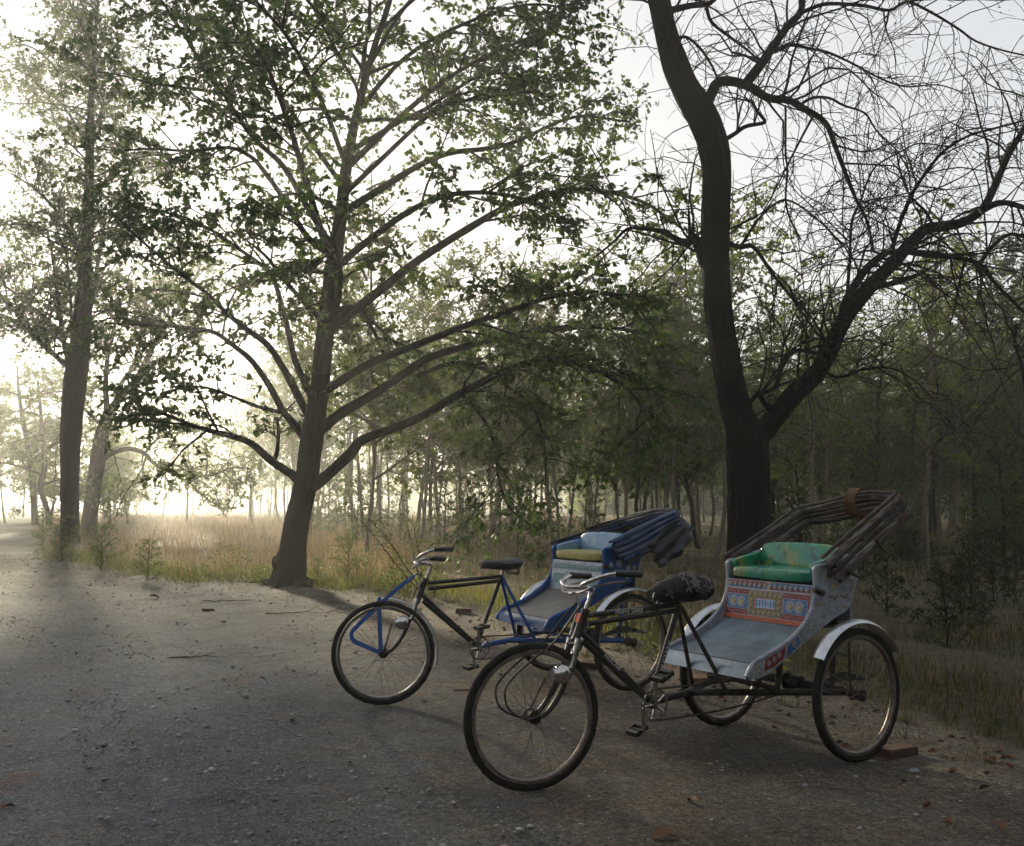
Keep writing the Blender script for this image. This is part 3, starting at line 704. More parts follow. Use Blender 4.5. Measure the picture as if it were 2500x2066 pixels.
def bare_tree():
    g = np.random.default_rng(9)
    D = 12.4
    S = .4608
    tw = [(505, 1985, 300), (500, 1940, 262), (495, 1800, 232), (492, 1400, 218), (488, 1150, 226), (470, 1020, 226), (440, 920, 185), (405, 780, 160), (372, 600, 152), (335, 350, 150), (320, 100, 150), (322, -200, 150), (325, -400, 152), (300, -550, 158), (240, -700, 160), (150, -850, 142), (90, -1000, 130), (50, -1150, 116), (20, -1300, 110), (-20, -1450, 96), (-60, -1600, 80)]
    trunk = limb_path(tw, D, 0.0, zd, S)
    Lc = [  # survey coords of the upper right
        (W([(265, 560), (300, 490), (330, 440), (400, 430), (500, 460), (600, 520), (700, 530), (780, 570), (900, 650), (950, 770), (1000, 900), (1060, 1050), (1120, 1170), (1160, 1340)], 66, 10), -0.25),
        (W([(470, 455), (560, 340), (620, 250), (700, 140), (770, 60), (790, -60), (850, -180)], 56, 28), 0.2),
        (W([(760, 75), (850, 35), (930, 20), (1100, 30), (1240, 55), (1330, 10), (1450, 60), (1600, 150), (1700, 220), (1850, 270), (1990, 300)], 24, 8), -0.35),
        (W([(635, 275), (720, 240), (830, 260), (920, 280), (1050, 340), (1200, 420), (1330, 460), (1500, 450), (1650, 500)], 19, 6), 0.4),
        (W([(755, 565), (830, 520), (920, 520), (1000, 560), (1110, 600), (1170, 690), (1280, 800), (1350, 920)], 18, 6), 0.3),
        (W([(70, 60), (110, 48), (190, 30), (280, 20), (330, -20)], 42, 24), -0.2),
        (W([(270, 40), (300, 120), (400, 200), (480, 260), (560, 330)], 22, 10), 0.2),
        (W([(110, 200), (170, 200), (240, 260), (300, 350), (330, 420)], 18, 12), -0.2),
        (W([(370, 740), (420, 710), (480, 670), (560, 655), (580, 640), (540, 590), (505, 530)], 26, 16), -0.1),
        (W([(690, 560), (690, 700), (690, 820), (700, 900), (690, 1050), (710, 1150), (770, 1270)], 12, 11), -0.15),
        (W([(370, 1285), (450, 1310), (520, 1310), (600, 1420), (650, 1490), (740, 1600), (830, 1730), (930, 1850)], 28, 8), -0.3),
        (W([(455, 1300), (540, 1170), (620, 1090), (690, 1060), (780, 1100), (900, 1200), (960, 1260), (1040, 1330)], 16, 6), 0.3),
        (W([(1012, 1590), (1030, 1400), (1040, 1180), (1090, 1060), (1120, 970), (1170, 880), (1290, 810), (1400, 760), (1550, 780)], 17, 6), 0.25),
        (W([(1250, 1330), (1290, 1200), (1350, 1050), (1430, 920), (1530, 800), (1660, 720), (1800, 680), (1990, 630)], 24, 11), -0.2),
        (W([(1470, 1190), (1430, 1120), (1390, 1080), (1340, 1020), (1300, 920), (1280, 820)], 18, 8), -0.3),
        (W([(320, 1270), (260, 1272), (150, 1280), (100, 1260), (40, 1228), (-60, 1212), (-150, 1215), (-230, 1290), (-330, 1370)], 46, 9), 0.2),
        (W([(300, 1480), (250, 1370), (215, 1270), (180, 1250)], 70, 40), 0.1),
        (W([(185, 1260), (178, 1150), (175, 1090)], 22, 9), 0.0)]
    Ld = [
        (W([(525, 1060), (560, 1000), (640, 900), (740, 780), (850, 680), (920, 560), (980, 430), (1050, 320), (1150, 200), (1250, 100), (1340, 0), (1420, -80), (1500, -100), (1620, -120), (1730, -190), (1800, -320), (1870, -480), (1953, -620), (2050, -800)], 122, 24), 0.08),
        (W([(990, 390), (1010, 300), (1100, 145), (1200, 50), (1250, 30)], 52, 34), 0.25),
        (W([(1320, 30), (1450, 50), (1600, 65), (1720, 100), (1800, 200), (1900, 300), (2000, 400)], 34, 14), -0.25),
        (W([(1710, 105), (1790, 0), (1880, -60), (1990, -40)], 24, 14), 0.2),
        (W([(1720, -180), (1800, -220), (1870, -225), (1990, -190)], 40, 26), -0.2),
        (W([(1180, 215), (1230, 205), (1290, 190), (1420, 145)], 36, 20), 0.15),
        (W([(900, 670), (950, 695), (1010, 690), (1100, 655), (1250, 650), (1380, 720), (1480, 820)], 20, 6), -0.35),
        (W([(500, 830), (540, 790), (600, 770), (640, 740), (655, 680), (690, 590), (760, 555), (870, 575)], 26, 22), -0.05),
        (W([(620, 880), (575, 830), (540, 770)], 34, 26), -0.3),
        (W([(1640, 80), (1610, 200), (1590, 310), (1560, 420)], 16, 7), 0.1),
        (W([(1910, 420), (1905, 520), (1940, 640), (1955, 760)], 22, 14), -0.3)]
    limbs = [limb_path(w, D, s, zc, S) for w, s in Lc] + [limb_path(w, D, s, zd, S) for w, s in Ld]
    mb = MB()
    # long arching bare twigs in three orders
    src = [(p, r, 1.0) for p, r in limbs] + [(trunk[0][len(trunk[0]) // 3:], trunk[1][len(trunk[0]) // 3:], 0.35)]
    lp = []
    for path, rad, dens in src:
        seg = np.linalg.norm(np.diff(path, axis=0), axis=1); cum = np.concatenate([[0], np.cumsum(seg)]); tot = cum[-1]
        n = int(tot * 8.5 * dens) + 2
        for _ in range(n):
            s = tot * g.uniform(0.12, 1.0); i = max(1, min(np.searchsorted(cum, s), len(path) - 1))
            t = norm(path[i] - path[i - 1]); side = norm(np.cross(t, g.normal(0, 1, 3)))
            d = norm(t * g.uniform(0.1, 0.8) + side + np.array([0.1, 0, 0.25]))
            L = g.uniform(0.5, 2.2)
            br = wander(path[i], d, L, 7, g, droop=g.uniform(0.0, 0.26), curl=0.36)
            r0 = min(rad[i] * 0.5, 0.006 + 0.007 * L)
            mb.tube(br, np.linspace(r0, 0.0042, 8), 4, caps=False)
            for _ in range(g.integers(3, 6)):
                a = g.integers(1, 7); td = norm(norm(br[a + 1] - br[a]) * 0.8 + g.normal(0, 0.8, 3))
                tw2 = wander(br[a], td, g.uniform(0.2, 0.8), 4, g, droop=g.uniform(0, 0.2), curl=0.5)
                mb.tube(tw2, np.linspace(0.0050, 0.0030, 5), 3, caps=False)
                if g.random() < 0.5:
                    td = norm(norm(tw2[3] - tw2[2]) + g.normal(0, 0.8, 3))
                    mb.tube(wander(tw2[2], td, g.uniform(0.1, 0.35), 2, g, curl=0.3), np.linspace(0.0035, 0.0024, 3), 3, caps=False)
                if g.random() < 0.10: lp.append(tw2[4])
    lp = np.array(lp); lp = np.repeat(lp, 3, 0) + g.normal(0, 0.03, (len(lp) * 3, 3))
    ld = g.normal(0, 1, (len(lp), 3)); ld[:, 2] -= 0.6
    base = trunk[0][1].copy(); base[2] = 0
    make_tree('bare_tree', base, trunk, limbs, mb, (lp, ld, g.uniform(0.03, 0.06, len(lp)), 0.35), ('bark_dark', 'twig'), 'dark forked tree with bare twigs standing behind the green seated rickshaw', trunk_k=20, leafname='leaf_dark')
    print('bare twigs faces', len(mb.f))
bare_tree()

def left_trees():
    g = np.random.default_rng(15)
    S = .4608
    D = 32.0
    tw = [(368, 1400, 118), (370, 1360, 100), (370, 1100, 92), (375, 800, 100), (392, 550, 108), (420, 350, 100), (435, 200, 92), (447, 0, 78), (455, -200, 60), (470, -500, 48), (478, -800, 40), (486, -1050, 30), (498, -1250, 22), (520, -1500, 12)]
    trunk = limb_path(tw, D, 0, zb, S)
    L = [(W([(350, 420), (310, 380), (200, 280), (80, 130), (0, 60), (-120, 20)], 34, 14), -0.3), (W([(360, 330), (280, 220), (180, 120), (60, 20), (-60, -60)], 26, 10), 0.4),
         (W([(385, 500), (340, 300), (320, 150), (300, 0), (280, -150), (250, -300)], 30, 12), 0.3), (W([(400, 400), (380, 200), (370, 0), (350, -180)], 20, 10), -0.3),
         (W([(440, 300), (480, 100), (510, -60), (530, -200), (560, -360)], 34, 12), 0.5), (W([(450, -100), (380, -260), (300, -400), (180, -520), (60, -600)], 26, 8), -0.4),
         (W([(465, -400), (560, -560), (640, -640), (760, -700)], 24, 8), 0.4), (W([(475, -700), (400, -860), (300, -1000), (180, -1080)], 20, 7), 0.3), (W([(480, -800), (560, -960), (660, -1080)], 18, 7), -0.3),
         (W([(490, -1100), (440, -1250), (360, -1400)], 14, 6), 0.3), (W([(300, -1150), (200, -1250), (80, -1300)], 10, 6), 0.2)]
    limbs = [limb_path(w, D, s, zb, S) for w, s in L]
    mb, lp, ld = grow(limbs + [(trunk[0][len(trunk[0]) // 2:], trunk[1][len(trunk[0]) // 2:])], g, 0.22, 2.4, 10, 0.9, 12, start=0.12, droop=0.15, up=0.1, r0=0.022)
    base = trunk[0][1].copy(); base[2] = 0
    make_tree('roadside_tree', base, trunk, limbs, mb, (lp, ld, g.uniform(0.08, 0.16, len(lp)), 0.6), ('bark_leafy', 'twig'), 'tall thick trunked tree by the lane at the far left with the sun behind it', leafname='leaf_left')
    D = 36.0
    tw = [(462, 1352, 100), (466, 1330, 84), (490, 1100, 76), (520, 900, 76), (548, 750, 62), (600, 640, 42), (660, 560, 38), (720, 500, 34), (760, 420, 30), (820, 300, 26), (900, 180, 22), (980, 60, 18), (1050, -80, 14), (1080, -240, 8)]
    trunk = limb_path(tw, D, 0, zb, S)
    L = [(W([(545, 760), (565, 650), (560, 520), (570, 380), (600, 250), (620, 100)], 36, 14), 0.4), (W([(600, 640), (640, 520), (700, 430), (740, 300), (760, 150), (790, 0)], 28, 10), -0.3),
         (W([(530, 925), (600, 880), (680, 860), (760, 880), (820, 940), (920, 990), (1000, 1005), (1120, 1000), (1230, 960), (1330, 965)], 30, 8), -0.35),
         (W([(770, 880), (820, 820), (870, 790), (960, 770), (1060, 770)], 12, 6), 0.2), (W([(760, 420), (860, 380), (960, 370), (1060, 330)], 16, 6), 0.3), (W([(520, 720), (470, 670), (440, 640)], 20, 12), 0.2),
         (W([(900, 190), (880, 60), (860, -60)], 14, 7), 0.2), (W([(500, 1000), (580, 860), (620, 950), (640, 1040)], 12, 5), -0.3)]
    limbs = [limb_path(w, D, s, zb, S) for w, s in L]
    mb, lp, ld = grow(limbs + [(trunk[0][len(trunk[0]) // 2:], trunk[1][len(trunk[0]) // 2:])], g, 0.27, 2.1, 8, 0.8, 10, start=0.25, droop=0.25, up=0.05, r0=0.02)
    base = trunk[0][1].copy(); base[2] = 0
    make_tree('leaning_tree', base, trunk, limbs, mb, (lp, ld, g.uniform(0.10, 0.19, len(lp)), 0.5), ('bark_leafy', 'twig'), 'leaning forked tree with a drooping bough, just right of the thick lane side tree', leafname='leaf_left')
    for D, pts, nm, lab in ((50, [(186, 1262, 38), (180, 1150, 32), (172, 1000, 30), (150, 850, 28), (120, 700, 22), (100, 560, 16), (90, 420, 10)], 'lane_tree', 'slim crooked tree farthest left beside the bright end of the lane'),
                            (46, [(262, 1262, 34), (250, 1180, 28), (215, 1060, 26), (240, 940, 24), (225, 800, 20), (215, 650, 16), (200, 500, 10)], 'lane_tree', 'slim tree with a bent trunk between the lane end tree and the thick trunk')):
        trunk = limb_path(pts, D, 0, zb, S)
        limbs = []
        for i in range(9):
            b = trunk[0][int(len(trunk[0]) * (0.35 + 0.07 * i))]; a = g.uniform(0, 6.28)
            limbs.append((wander(b, np.array([math.cos(a), math.sin(a), 0.5]), g.uniform(1.6, 3.2), 7, g, droop=0.1, curl=0.2), np.linspace(0.07, 0.02, 8)))
        mb, lp, ld = grow(limbs, g, 0.5, 1.6, 6, 0.8, 7, start=0.15, droop=0.2, r0=0.02)
        base = trunk[0][1].copy(); base[2] = 0
        make_tree(nm, base, trunk, limbs, mb, (lp, ld, g.uniform(0.14, 0.24, len(lp)), 0.55), ('bark_leafy', 'twig'), lab, leafname='leaf_left')
left_trees()

# ------------------------------------------------------------------ the wood
def proto(kind, seed):
    """a tree of the wood as (trunk mesh, branches mesh, foliage mesh), base at the origin, about 10 m tall"""
    g = np.random.default_rng(seed)
    H = {'misty': 9.0, 'slender': 10.0, 'airy': 10.5, 'bushy': 8.0, 'shrub': 2.6, 'sapling': 6.5}[kind]
    r0 = {'misty': 0.065, 'slender': 0.070, 'airy': 0.085, 'bushy': 0.10, 'shrub': 0.03, 'sapling': 0.045}[kind]
    lean = g.normal(0, 0.05, 2)
    n = 12
    z = np.linspace(0, H, n + 1)
    wob = np.cumsum(g.normal(0, 0.06 * H / 10, (n + 1, 2)), 0); wob[0] = 0
    path = np.stack([lean[0] * z + wob[:, 0], lean[1] * z + wob[:, 1], z], -1)
    path[0, 2] = -0.1
    rad = np.interp(z / H, [0, .03, .6, 1], [r0 * 1.35, r0, r0 * 0.6, r0 * 0.12])
    sm = smooth_path(np.hstack([path, rad[:, None]]), n=26)
    tm = MB(); tm.tube(sm[:, :3], sm[:, 3], 8)
    lo = {'misty': 0.52, 'slender': 0.24, 'airy': 0.22, 'bushy': 0.15, 'shrub': 0.02, 'sapling': 0.30}[kind]
    nl = {'misty': 15, 'slender': 24, 'airy': 26, 'bushy': 28, 'shrub': 16, 'sapling': 13}[kind]
    ll = {'misty': 1.5, 'slender': 1.9, 'airy': 2.6, 'bushy': 2.6, 'shrub': 1.2, 'sapling': 1.2}[kind]
    limbs = []
    for i in range(nl):
        f = lo + (0.98 - lo) * i / nl
        b = sm[min(int(f * (len(sm) - 1)), len(sm) - 2), :3]; a = i * 2.4 + g.uniform(-.5, .5)
        up = {'misty': 0.8, 'slender': 0.7, 'airy': 0.9, 'bushy': 0.5, 'shrub': 1.2, 'sapling': 0.6}[kind]
        L = ll * g.uniform(0.6, 1.2) * (1.15 - 0.75 * (f - lo) / (1 - lo))
        p = wander(b, np.array([math.cos(a), math.sin(a), up]), L, 6, g, droop=0.12, curl=0.2)
        limbs.append((p, np.linspace(min(0.035, r0 * 0.45), 0.008, 7)))
    par = {'misty': (0.4, 0.8, 5, 0.45, 6), 'slender': (0.32, 1.0, 6, 0.5, 8), 'airy': (0.32, 1.15, 7, 0.6, 9), 'bushy': (0.28, 1.0, 7, 0.5, 9), 'shrub': (0.2, 0.4, 4, 0.25, 7), 'sapling': (0.35, 0.5, 3, 0.3, 5)}[kind]
    mb, lp, ld = grow(limbs, g, par[0], par[1], par[2], par[3], par[4], start=0.15, droop=0.15, sub_k=4, r0=0.010)
    for p, r in limbs: mb.tube(p, r, 5, caps=False)
    sz = {'misty': (.07, .14), 'slender': (.08, .16), 'airy': (.07, .14), 'bushy': (.09, .17), 'shrub': (.05, .10), 'sapling': (.07, .13)}[kind]
    wd = {'airy': 0.34}.get(kind, 0.55)
    lm = {'misty': 'leaf_wood', 'slender': 'leaf_wood', 'airy': 'leaf_wood', 'bushy': 'leaf_wood', 'shrub': 'leaf_wood', 'sapling': 'leaf_yellow'}[kind]
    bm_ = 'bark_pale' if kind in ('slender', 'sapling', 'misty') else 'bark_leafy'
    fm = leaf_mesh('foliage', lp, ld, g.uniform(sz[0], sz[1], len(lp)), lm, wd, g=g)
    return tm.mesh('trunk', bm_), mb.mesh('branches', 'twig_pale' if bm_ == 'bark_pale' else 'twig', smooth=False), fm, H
PROTO = {}
for kd, seeds in (('slender', (101, 102, 103)), ('misty', (151, 152, 153)), ('airy', (111, 112)), ('bushy', (121, 122)), ('shrub', (131, 132)), ('sapling', (141, 142))):
    PROTO[kd] = [proto(kd, s) for s in seeds]
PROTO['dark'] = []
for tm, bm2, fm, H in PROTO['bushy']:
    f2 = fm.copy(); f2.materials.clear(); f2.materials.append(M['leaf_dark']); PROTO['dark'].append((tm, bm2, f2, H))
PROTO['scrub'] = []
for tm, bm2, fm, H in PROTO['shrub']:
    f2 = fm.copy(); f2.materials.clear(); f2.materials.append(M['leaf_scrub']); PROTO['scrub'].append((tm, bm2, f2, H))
def plant(name, kind, i, x, y, height, rz, label, group=None, cat='tree', fat=1.0, lean=(0, 0)):
    tm, bm2, fm, H = PROTO[kind][i % len(PROTO[kind])]
    r = empty(name, (x, y, float(gz(x, y))), rz); s = height / H
    r.rotation_euler = (lean[0], lean[1], rz)
    tag(r, label, cat, group)
    for nm, me in (('trunk' if kind not in ('shrub', 'scrub') else 'stem', tm), ('branches', bm2), ('foliage', fm)):
        o = link(nm, me, r); o.scale = (s * fat, s * fat, s) if nm == 'trunk' else (s, s, s)
        if nm != 'trunk' and nm != 'stem': o['kind'] = 'stuff'
    return r
def wood():
    g = np.random.default_rng(33)
    placed = []
    def ok(x, y, dm):
        for a, b in placed:
            if (a - x) ** 2 + (b - y) ** 2 < dm * dm: return False
        placed.append((x, y)); return True
    bands = [  # px0, px1, d0, d1, count, kinds, height range, label, group
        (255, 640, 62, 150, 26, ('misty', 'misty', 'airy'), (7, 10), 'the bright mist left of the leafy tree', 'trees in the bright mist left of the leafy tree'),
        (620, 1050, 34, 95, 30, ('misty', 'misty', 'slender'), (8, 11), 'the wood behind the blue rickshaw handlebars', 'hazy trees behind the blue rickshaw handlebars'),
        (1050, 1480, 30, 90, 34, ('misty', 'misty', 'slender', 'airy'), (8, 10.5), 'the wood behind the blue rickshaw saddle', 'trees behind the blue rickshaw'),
        (1480, 1800, 28, 80, 26, ('misty', 'airy', 'slender'), (7.5, 10), 'the wood left of the dark forked trunk', 'trees left of the dark forked trunk'),
        (1880, 2200, 28, 80, 28, ('airy', 'slender', 'airy'), (7.5, 10), 'the dark wood behind the slatted hood', 'trees behind the slatted hood'),
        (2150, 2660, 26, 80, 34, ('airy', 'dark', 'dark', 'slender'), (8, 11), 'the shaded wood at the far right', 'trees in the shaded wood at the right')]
    for p0, p1, d0, d1, n, kinds, (h0, h1), lab, grp in bands:
        c = 0; tries = 0
        while c < n and tries < n * 30:
            tries += 1
            d = d0 * (d1 / d0) ** g.random(); px = g.uniform(p0, p1); x = (px - 1250) / FPX * d
            if not ok(x, d, 1.9): continue
            kd = kinds[int(g.integers(len(kinds)))]
            f = math.log(d / d0) / math.log(d1 / d0)
            far = 'front' if f < .3 else ('middling' if f < .65 else 'faint far')
            look = {'misty': 'high crowned', 'slender': 'slender', 'airy': 'fine leaved', 'bushy': 'bushy', 'dark': 'dark bushy'}[kd]
            k3 = (px - p0) / (p1 - p0); part = 'left' if k3 < .34 else ('middle' if k3 < .67 else 'right')
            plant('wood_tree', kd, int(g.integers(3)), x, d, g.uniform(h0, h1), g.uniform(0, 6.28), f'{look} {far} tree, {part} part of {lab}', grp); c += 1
    row = np.linspace(690, 1760, 30)
    for i, px in enumerate(row):
        px = px + g.normal(0, 14); d = g.uniform(22, 42); x = (px - 1250) / FPX * d
        if not ok(x, d, 1.1): continue
        near = 'nearer' if d < 29 else ('mid' if d < 35 else 'farther')
        where = 'right of the leafy trunk' if px < 880 else ('above the blue rickshaw handlebars' if px < 1120 else ('above the blue rickshaw saddle' if px < 1300 else ('above the blue rickshaw seat' if px < 1500 else 'beside the blue hood')))
        plant('wood_tree', 'misty', i, x, d, g.uniform(7, 9.5), g.uniform(0, 6.28), f'thin {near} young tree in the front row {where}, {"left" if i % 2 else "right"} one', 'front row of thin young trees', fat=g.uniform(.6, .95), lean=(0, g.normal(0, .05)))
    for p0, p1, d0, d1, n, kd, (h0, h1), lab, grp in [
        (700, 1500, 24, 60, 18, 'shrub', (1.0, 2.4), 'hazy leafy shrub growing among the thin trunks', 'shrubs among the thin trunks'),
        (1900, 2600, 18, 50, 24, 'shrub', (1.4, 3.4), 'leafy shrub under the dark trees at the right', 'shrubs under the dark trees')]:
        for i in range(n):
            d = d0 * (d1 / d0) ** g.random(); x = (g.uniform(p0, p1) - 1250) / FPX * d
            h = g.uniform(h0, h1); f = math.log(d / d0) / math.log(d1 / d0); k3 = ((x / d * FPX + 1250) - p0) / (p1 - p0)
            plant('wood_shrub', kd, i, x, d, h, g.uniform(0, 6.28), f"{'tall' if h > (h0 + h1) / 2 else 'low'} {'near' if f < .35 else ('middling' if f < .7 else 'far')} {lab}, {('left', 'middle', 'right')[min(2, int(k3 * 3))]} part", grp, 'shrub')
wood()
LANE = [(20, 62, 'misty', 10, 'high crowned tree over the bright lane end at the very left edge'), (-45, 58, 'bushy', 9, 'bushy tree half cut by the left edge beyond the lane end'), (62, 88, 'airy', 11, 'faint tall tree far down the lane, second from the left edge'),
        (95, 70, 'bushy', 7.5, 'grey bushy tree behind the slim crooked lane tree'), (128, 52, 'bushy', 6.0, 'low bushy tree close left of the thick lane side trunk'), (232, 48, 'bushy', 5.5, 'misty bushy tree seen between the thick trunk and the leaning tree'),
        (275, 56, 'bushy', 5.0, 'low grey thicket tree right of the leaning tree'), (318, 68, 'airy', 6.0, 'pale fine leaved tree farther right of the leaning tree'), (178, 84, 'airy', 10, 'faint tall tree straight behind the thick lane side trunk'), (300, 100, 'bushy', 7, 'very faint round tree deep in the mist right of the leaning tree')]
for i, (px, d, kd, h, lab) in enumerate(LANE):
    plant('lane_tree', kd, i, (px - 1250) / FPX * d, d, h, i * 1.9, lab, 'trees along the lane')
_g = np.random.default_rng(71)
for i in range(26):
    px = 1870 + 29 * i + _g.normal(0, 10); d = _g.uniform(9, 24); hh = _g.uniform(.35, 1.1)
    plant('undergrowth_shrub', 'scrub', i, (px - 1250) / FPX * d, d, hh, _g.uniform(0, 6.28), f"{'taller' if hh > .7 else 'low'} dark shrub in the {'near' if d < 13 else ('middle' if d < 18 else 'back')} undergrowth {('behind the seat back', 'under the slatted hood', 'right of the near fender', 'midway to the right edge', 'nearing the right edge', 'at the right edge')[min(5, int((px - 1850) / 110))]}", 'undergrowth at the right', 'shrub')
def far_wood():
    """the mass of the wood too far off to tell tree from tree"""
    g = np.random.default_rng(44)
    n = 60000
    a = g.uniform(-0.40, 0.72, n); d = np.where(a < 0.06, g.uniform(190, 330, n), g.uniform(98, 140, n))
    top = 9.5 - np.where(a < -0.13, 0, 2.0) + 2.5 * np.sin(a * 31) + 2 * np.sin(a * 77 + 1) + 3.5 * np.clip(a + .1, 0, 1)
    zz = np.minimum(top, 15.2) * (1 - g.random(n) ** 1.6) * np.where(g.random(n) < 0.25, g.random(n), 1)
    pos = np.stack([a * d, d, zz], -1)
    dr = g.normal(0, 1, (n, 3))
    mb = MB()
    for i in range(90):
        aa = g.uniform(-0.40, .72); dd = g.uniform(190, 330) if aa < .06 else g.uniform(98, 140)
        mb.tube([(aa * dd, dd, -.2), (aa * dd + g.normal(0, .3), dd, 4), (aa * dd + g.normal(0, .5), dd, 8)], [.16, .12, .06], 5)
    root = link('far_wood', leaf_mesh('far_wood', pos, dr, g.uniform(.5, 1.1, n), 'leaf_wood', .6, g=g))
    tag(root, 'hazy mass of distant wood behind the nearer trunks', 'wood', kind='stuff')
    o = mb.build('trunks', 'bark_leafy', root); o['kind'] = 'stuff'
far_wood()
def sky_block_wood():
    """unseen wood added behind the viewer to block low sky light, as one mass"""
    g = np.random.default_rng(45); n = 26000  # out of view, added to darken surfaces that face the camera
    a = g.uniform(R(62), R(262), n); d = g.uniform(9, 24, n)
    top = 9 + 2.0 * np.sin(a * 9) + 1.5 * np.sin(a * 23 + 1)
    zz = 0.4 + (top - 0.4) * g.random(n) ** 0.8
    pos = np.stack([np.sin(a) * d, np.cos(a) * d - 1.5, zz], -1)
    o = link('sky_block_wood', leaf_mesh('sky_block_wood', pos, g.normal(0, 1, (n, 3)), g.uniform(.35, .7, n), 'leaf_wood', .6, g=g))
    tag(o, 'unseen leafy wood added behind the viewer to block low sky light', 'wood', kind='stuff')
    mb = MB()
    for i in range(40):
        aa = R(62) + R(200) * i / 39 + g.normal(0, .03); dd = g.uniform(10, 23); x, y = math.sin(aa) * dd, math.cos(aa) * dd - 1.5
        mb.tube([(x, y, -.2), (x + g.normal(0, .2), y, 3), (x + g.normal(0, .4), y, 8)], [.16, .12, .05], 7)
    t = mb.build('trunks', 'bark_leafy', o); t['kind'] = 'stuff'
sky_block_wood()

SAP = [  # px, py of the foot, kind, height, label, lean
    (893, 1392, 'slender', 9.0, 'straight thin dark sapling right of the big leafy trunk', (0.0, 0.05), .75),
    (1016, 1338, 'sapling', 9.5, 'wavy thin sapling behind the black handlebar of the blue rickshaw', (0, 0), 1.0),
    (1180, 1380, 'sapling', 7.0, 'thin sapling bending left just left of the blue rickshaw saddle', (0.0, -0.13), 1.3),
    (1253, 1372, 'slender', 8.0, 'slanting thin sapling right behind the blue rickshaw saddle', (0.0, -0.10), .8),
    (1360, 1350, 'slender', 9.0, 'slim reddish sapling rising above the front of the folded blue hood', (0.0, 0.04), .8),
    (1524, 1330, 'slender', 9.0, 'straight pale sapling rising behind the blue hood', (0, 0.02), .8),
    (1604, 1335, 'slender', 9.5, 'left hand sapling of the V shaped pair behind the blue hood', (0.0, -0.05), .7),
    (1612, 1338, 'slender', 9.5, 'right hand sapling of the V shaped pair behind the blue hood', (0.0, 0.08), .8),
    (1742, 1372, 'slender', 9.5, 'thin upright sapling close against the left of the dark forked trunk', (0.0, 0.02), .9),
    (1990, 1420, 'sapling', 6.5, 'pale whip of a sapling seen inside the folded slatted hood', (0, 0.03), .9),
    (2010, 1400, 'sapling', 6.0, 'second pale whip of a sapling behind the folded slatted hood', (0, 0.0), .8),
    (2262, 1400, 'sapling', 7.5, 'pale thin sapling standing alone right of the slatted hood', (0, 0.04), 1.0)]
for i, (px, py, kd, h, lab, ln, ft) in enumerate(SAP):
    q = G(px, py)
    plant('sapling', kd, i, q[0], q[1], h, i * 1.7, lab, 'saplings at the front of the wood', fat=ft, lean=(ln[0], ln[1]))
BUSH = [(358, 1418, .75, 'dark glossy leaved bush left of the big leafy trunk at the edge of the earth'),
        (245, 1392, 1.0, 'small green bush in front of the leaning tree'), (150, 1372, 1.1, 'green bush at the foot of the thick lane side tree'), (105, 1340, 1.1, 'low bush in the haze farthest left beside the lane'),
        (778, 1432, .45, 'small dark bush hugging the right foot of the leafy tree'), (850, 1430, .85, 'green weedy bush between the leafy trunk and the straight thin sapling'),
        (965, 1448, .55, 'low green bush behind the blue rickshaw front wheel'), (1060, 1462, .5, 'low green bush below the blue rickshaw top tube')]
for i, (px, py, h, lab) in enumerate(BUSH):
    q = G(px, py); plant('bush', 'shrub', i, q[0], q[1], h, i * 2.1, lab, 'bushes along the verge', 'bush')
def thorn():
    g = np.random.default_rng(61); q = G(1035, 1455); root = empty('thorny_shrub', (q[0], q[1], 0))
    tag(root, 'thin thorny shrub arching left above the blue rickshaw handlebar', 'shrub')
    mb = MB(); LP = []
    for k in range(4):
        st = wander(np.zeros(3), np.array([-0.45 + .2 * k - .3, g.normal(0, .3), 1.0]), 1.7 - .2 * k, 10, g, droop=0.0, curl=.10)
        mb.tube(st, np.linspace(.012, .003, 11), 5)
        for j in range(2, 11):
            for _ in range(2):
                tw = wander(st[j], g.normal(0, 1, 3) + np.array([0, 0, .3]), g.uniform(.15, .5), 4, g, droop=.25, curl=.2); mb.tube(tw, np.linspace(.004, .002, 5), 3, caps=False)
                LP += [tw[a] + g.normal(0, .02, 3) for a in (1, 2, 3, 4) for _ in range(2)]
    mb.build('stems', 'twig', root, smooth=False)['kind'] = 'stuff'
    LP = np.array(LP); o = link('foliage', leaf_mesh('foliage', LP, g.normal(0, 1, (len(LP), 3)), g.uniform(.02, .05, len(LP)), 'leaf_wood', .6, g=g), root); o['kind'] = 'stuff'
thorn()

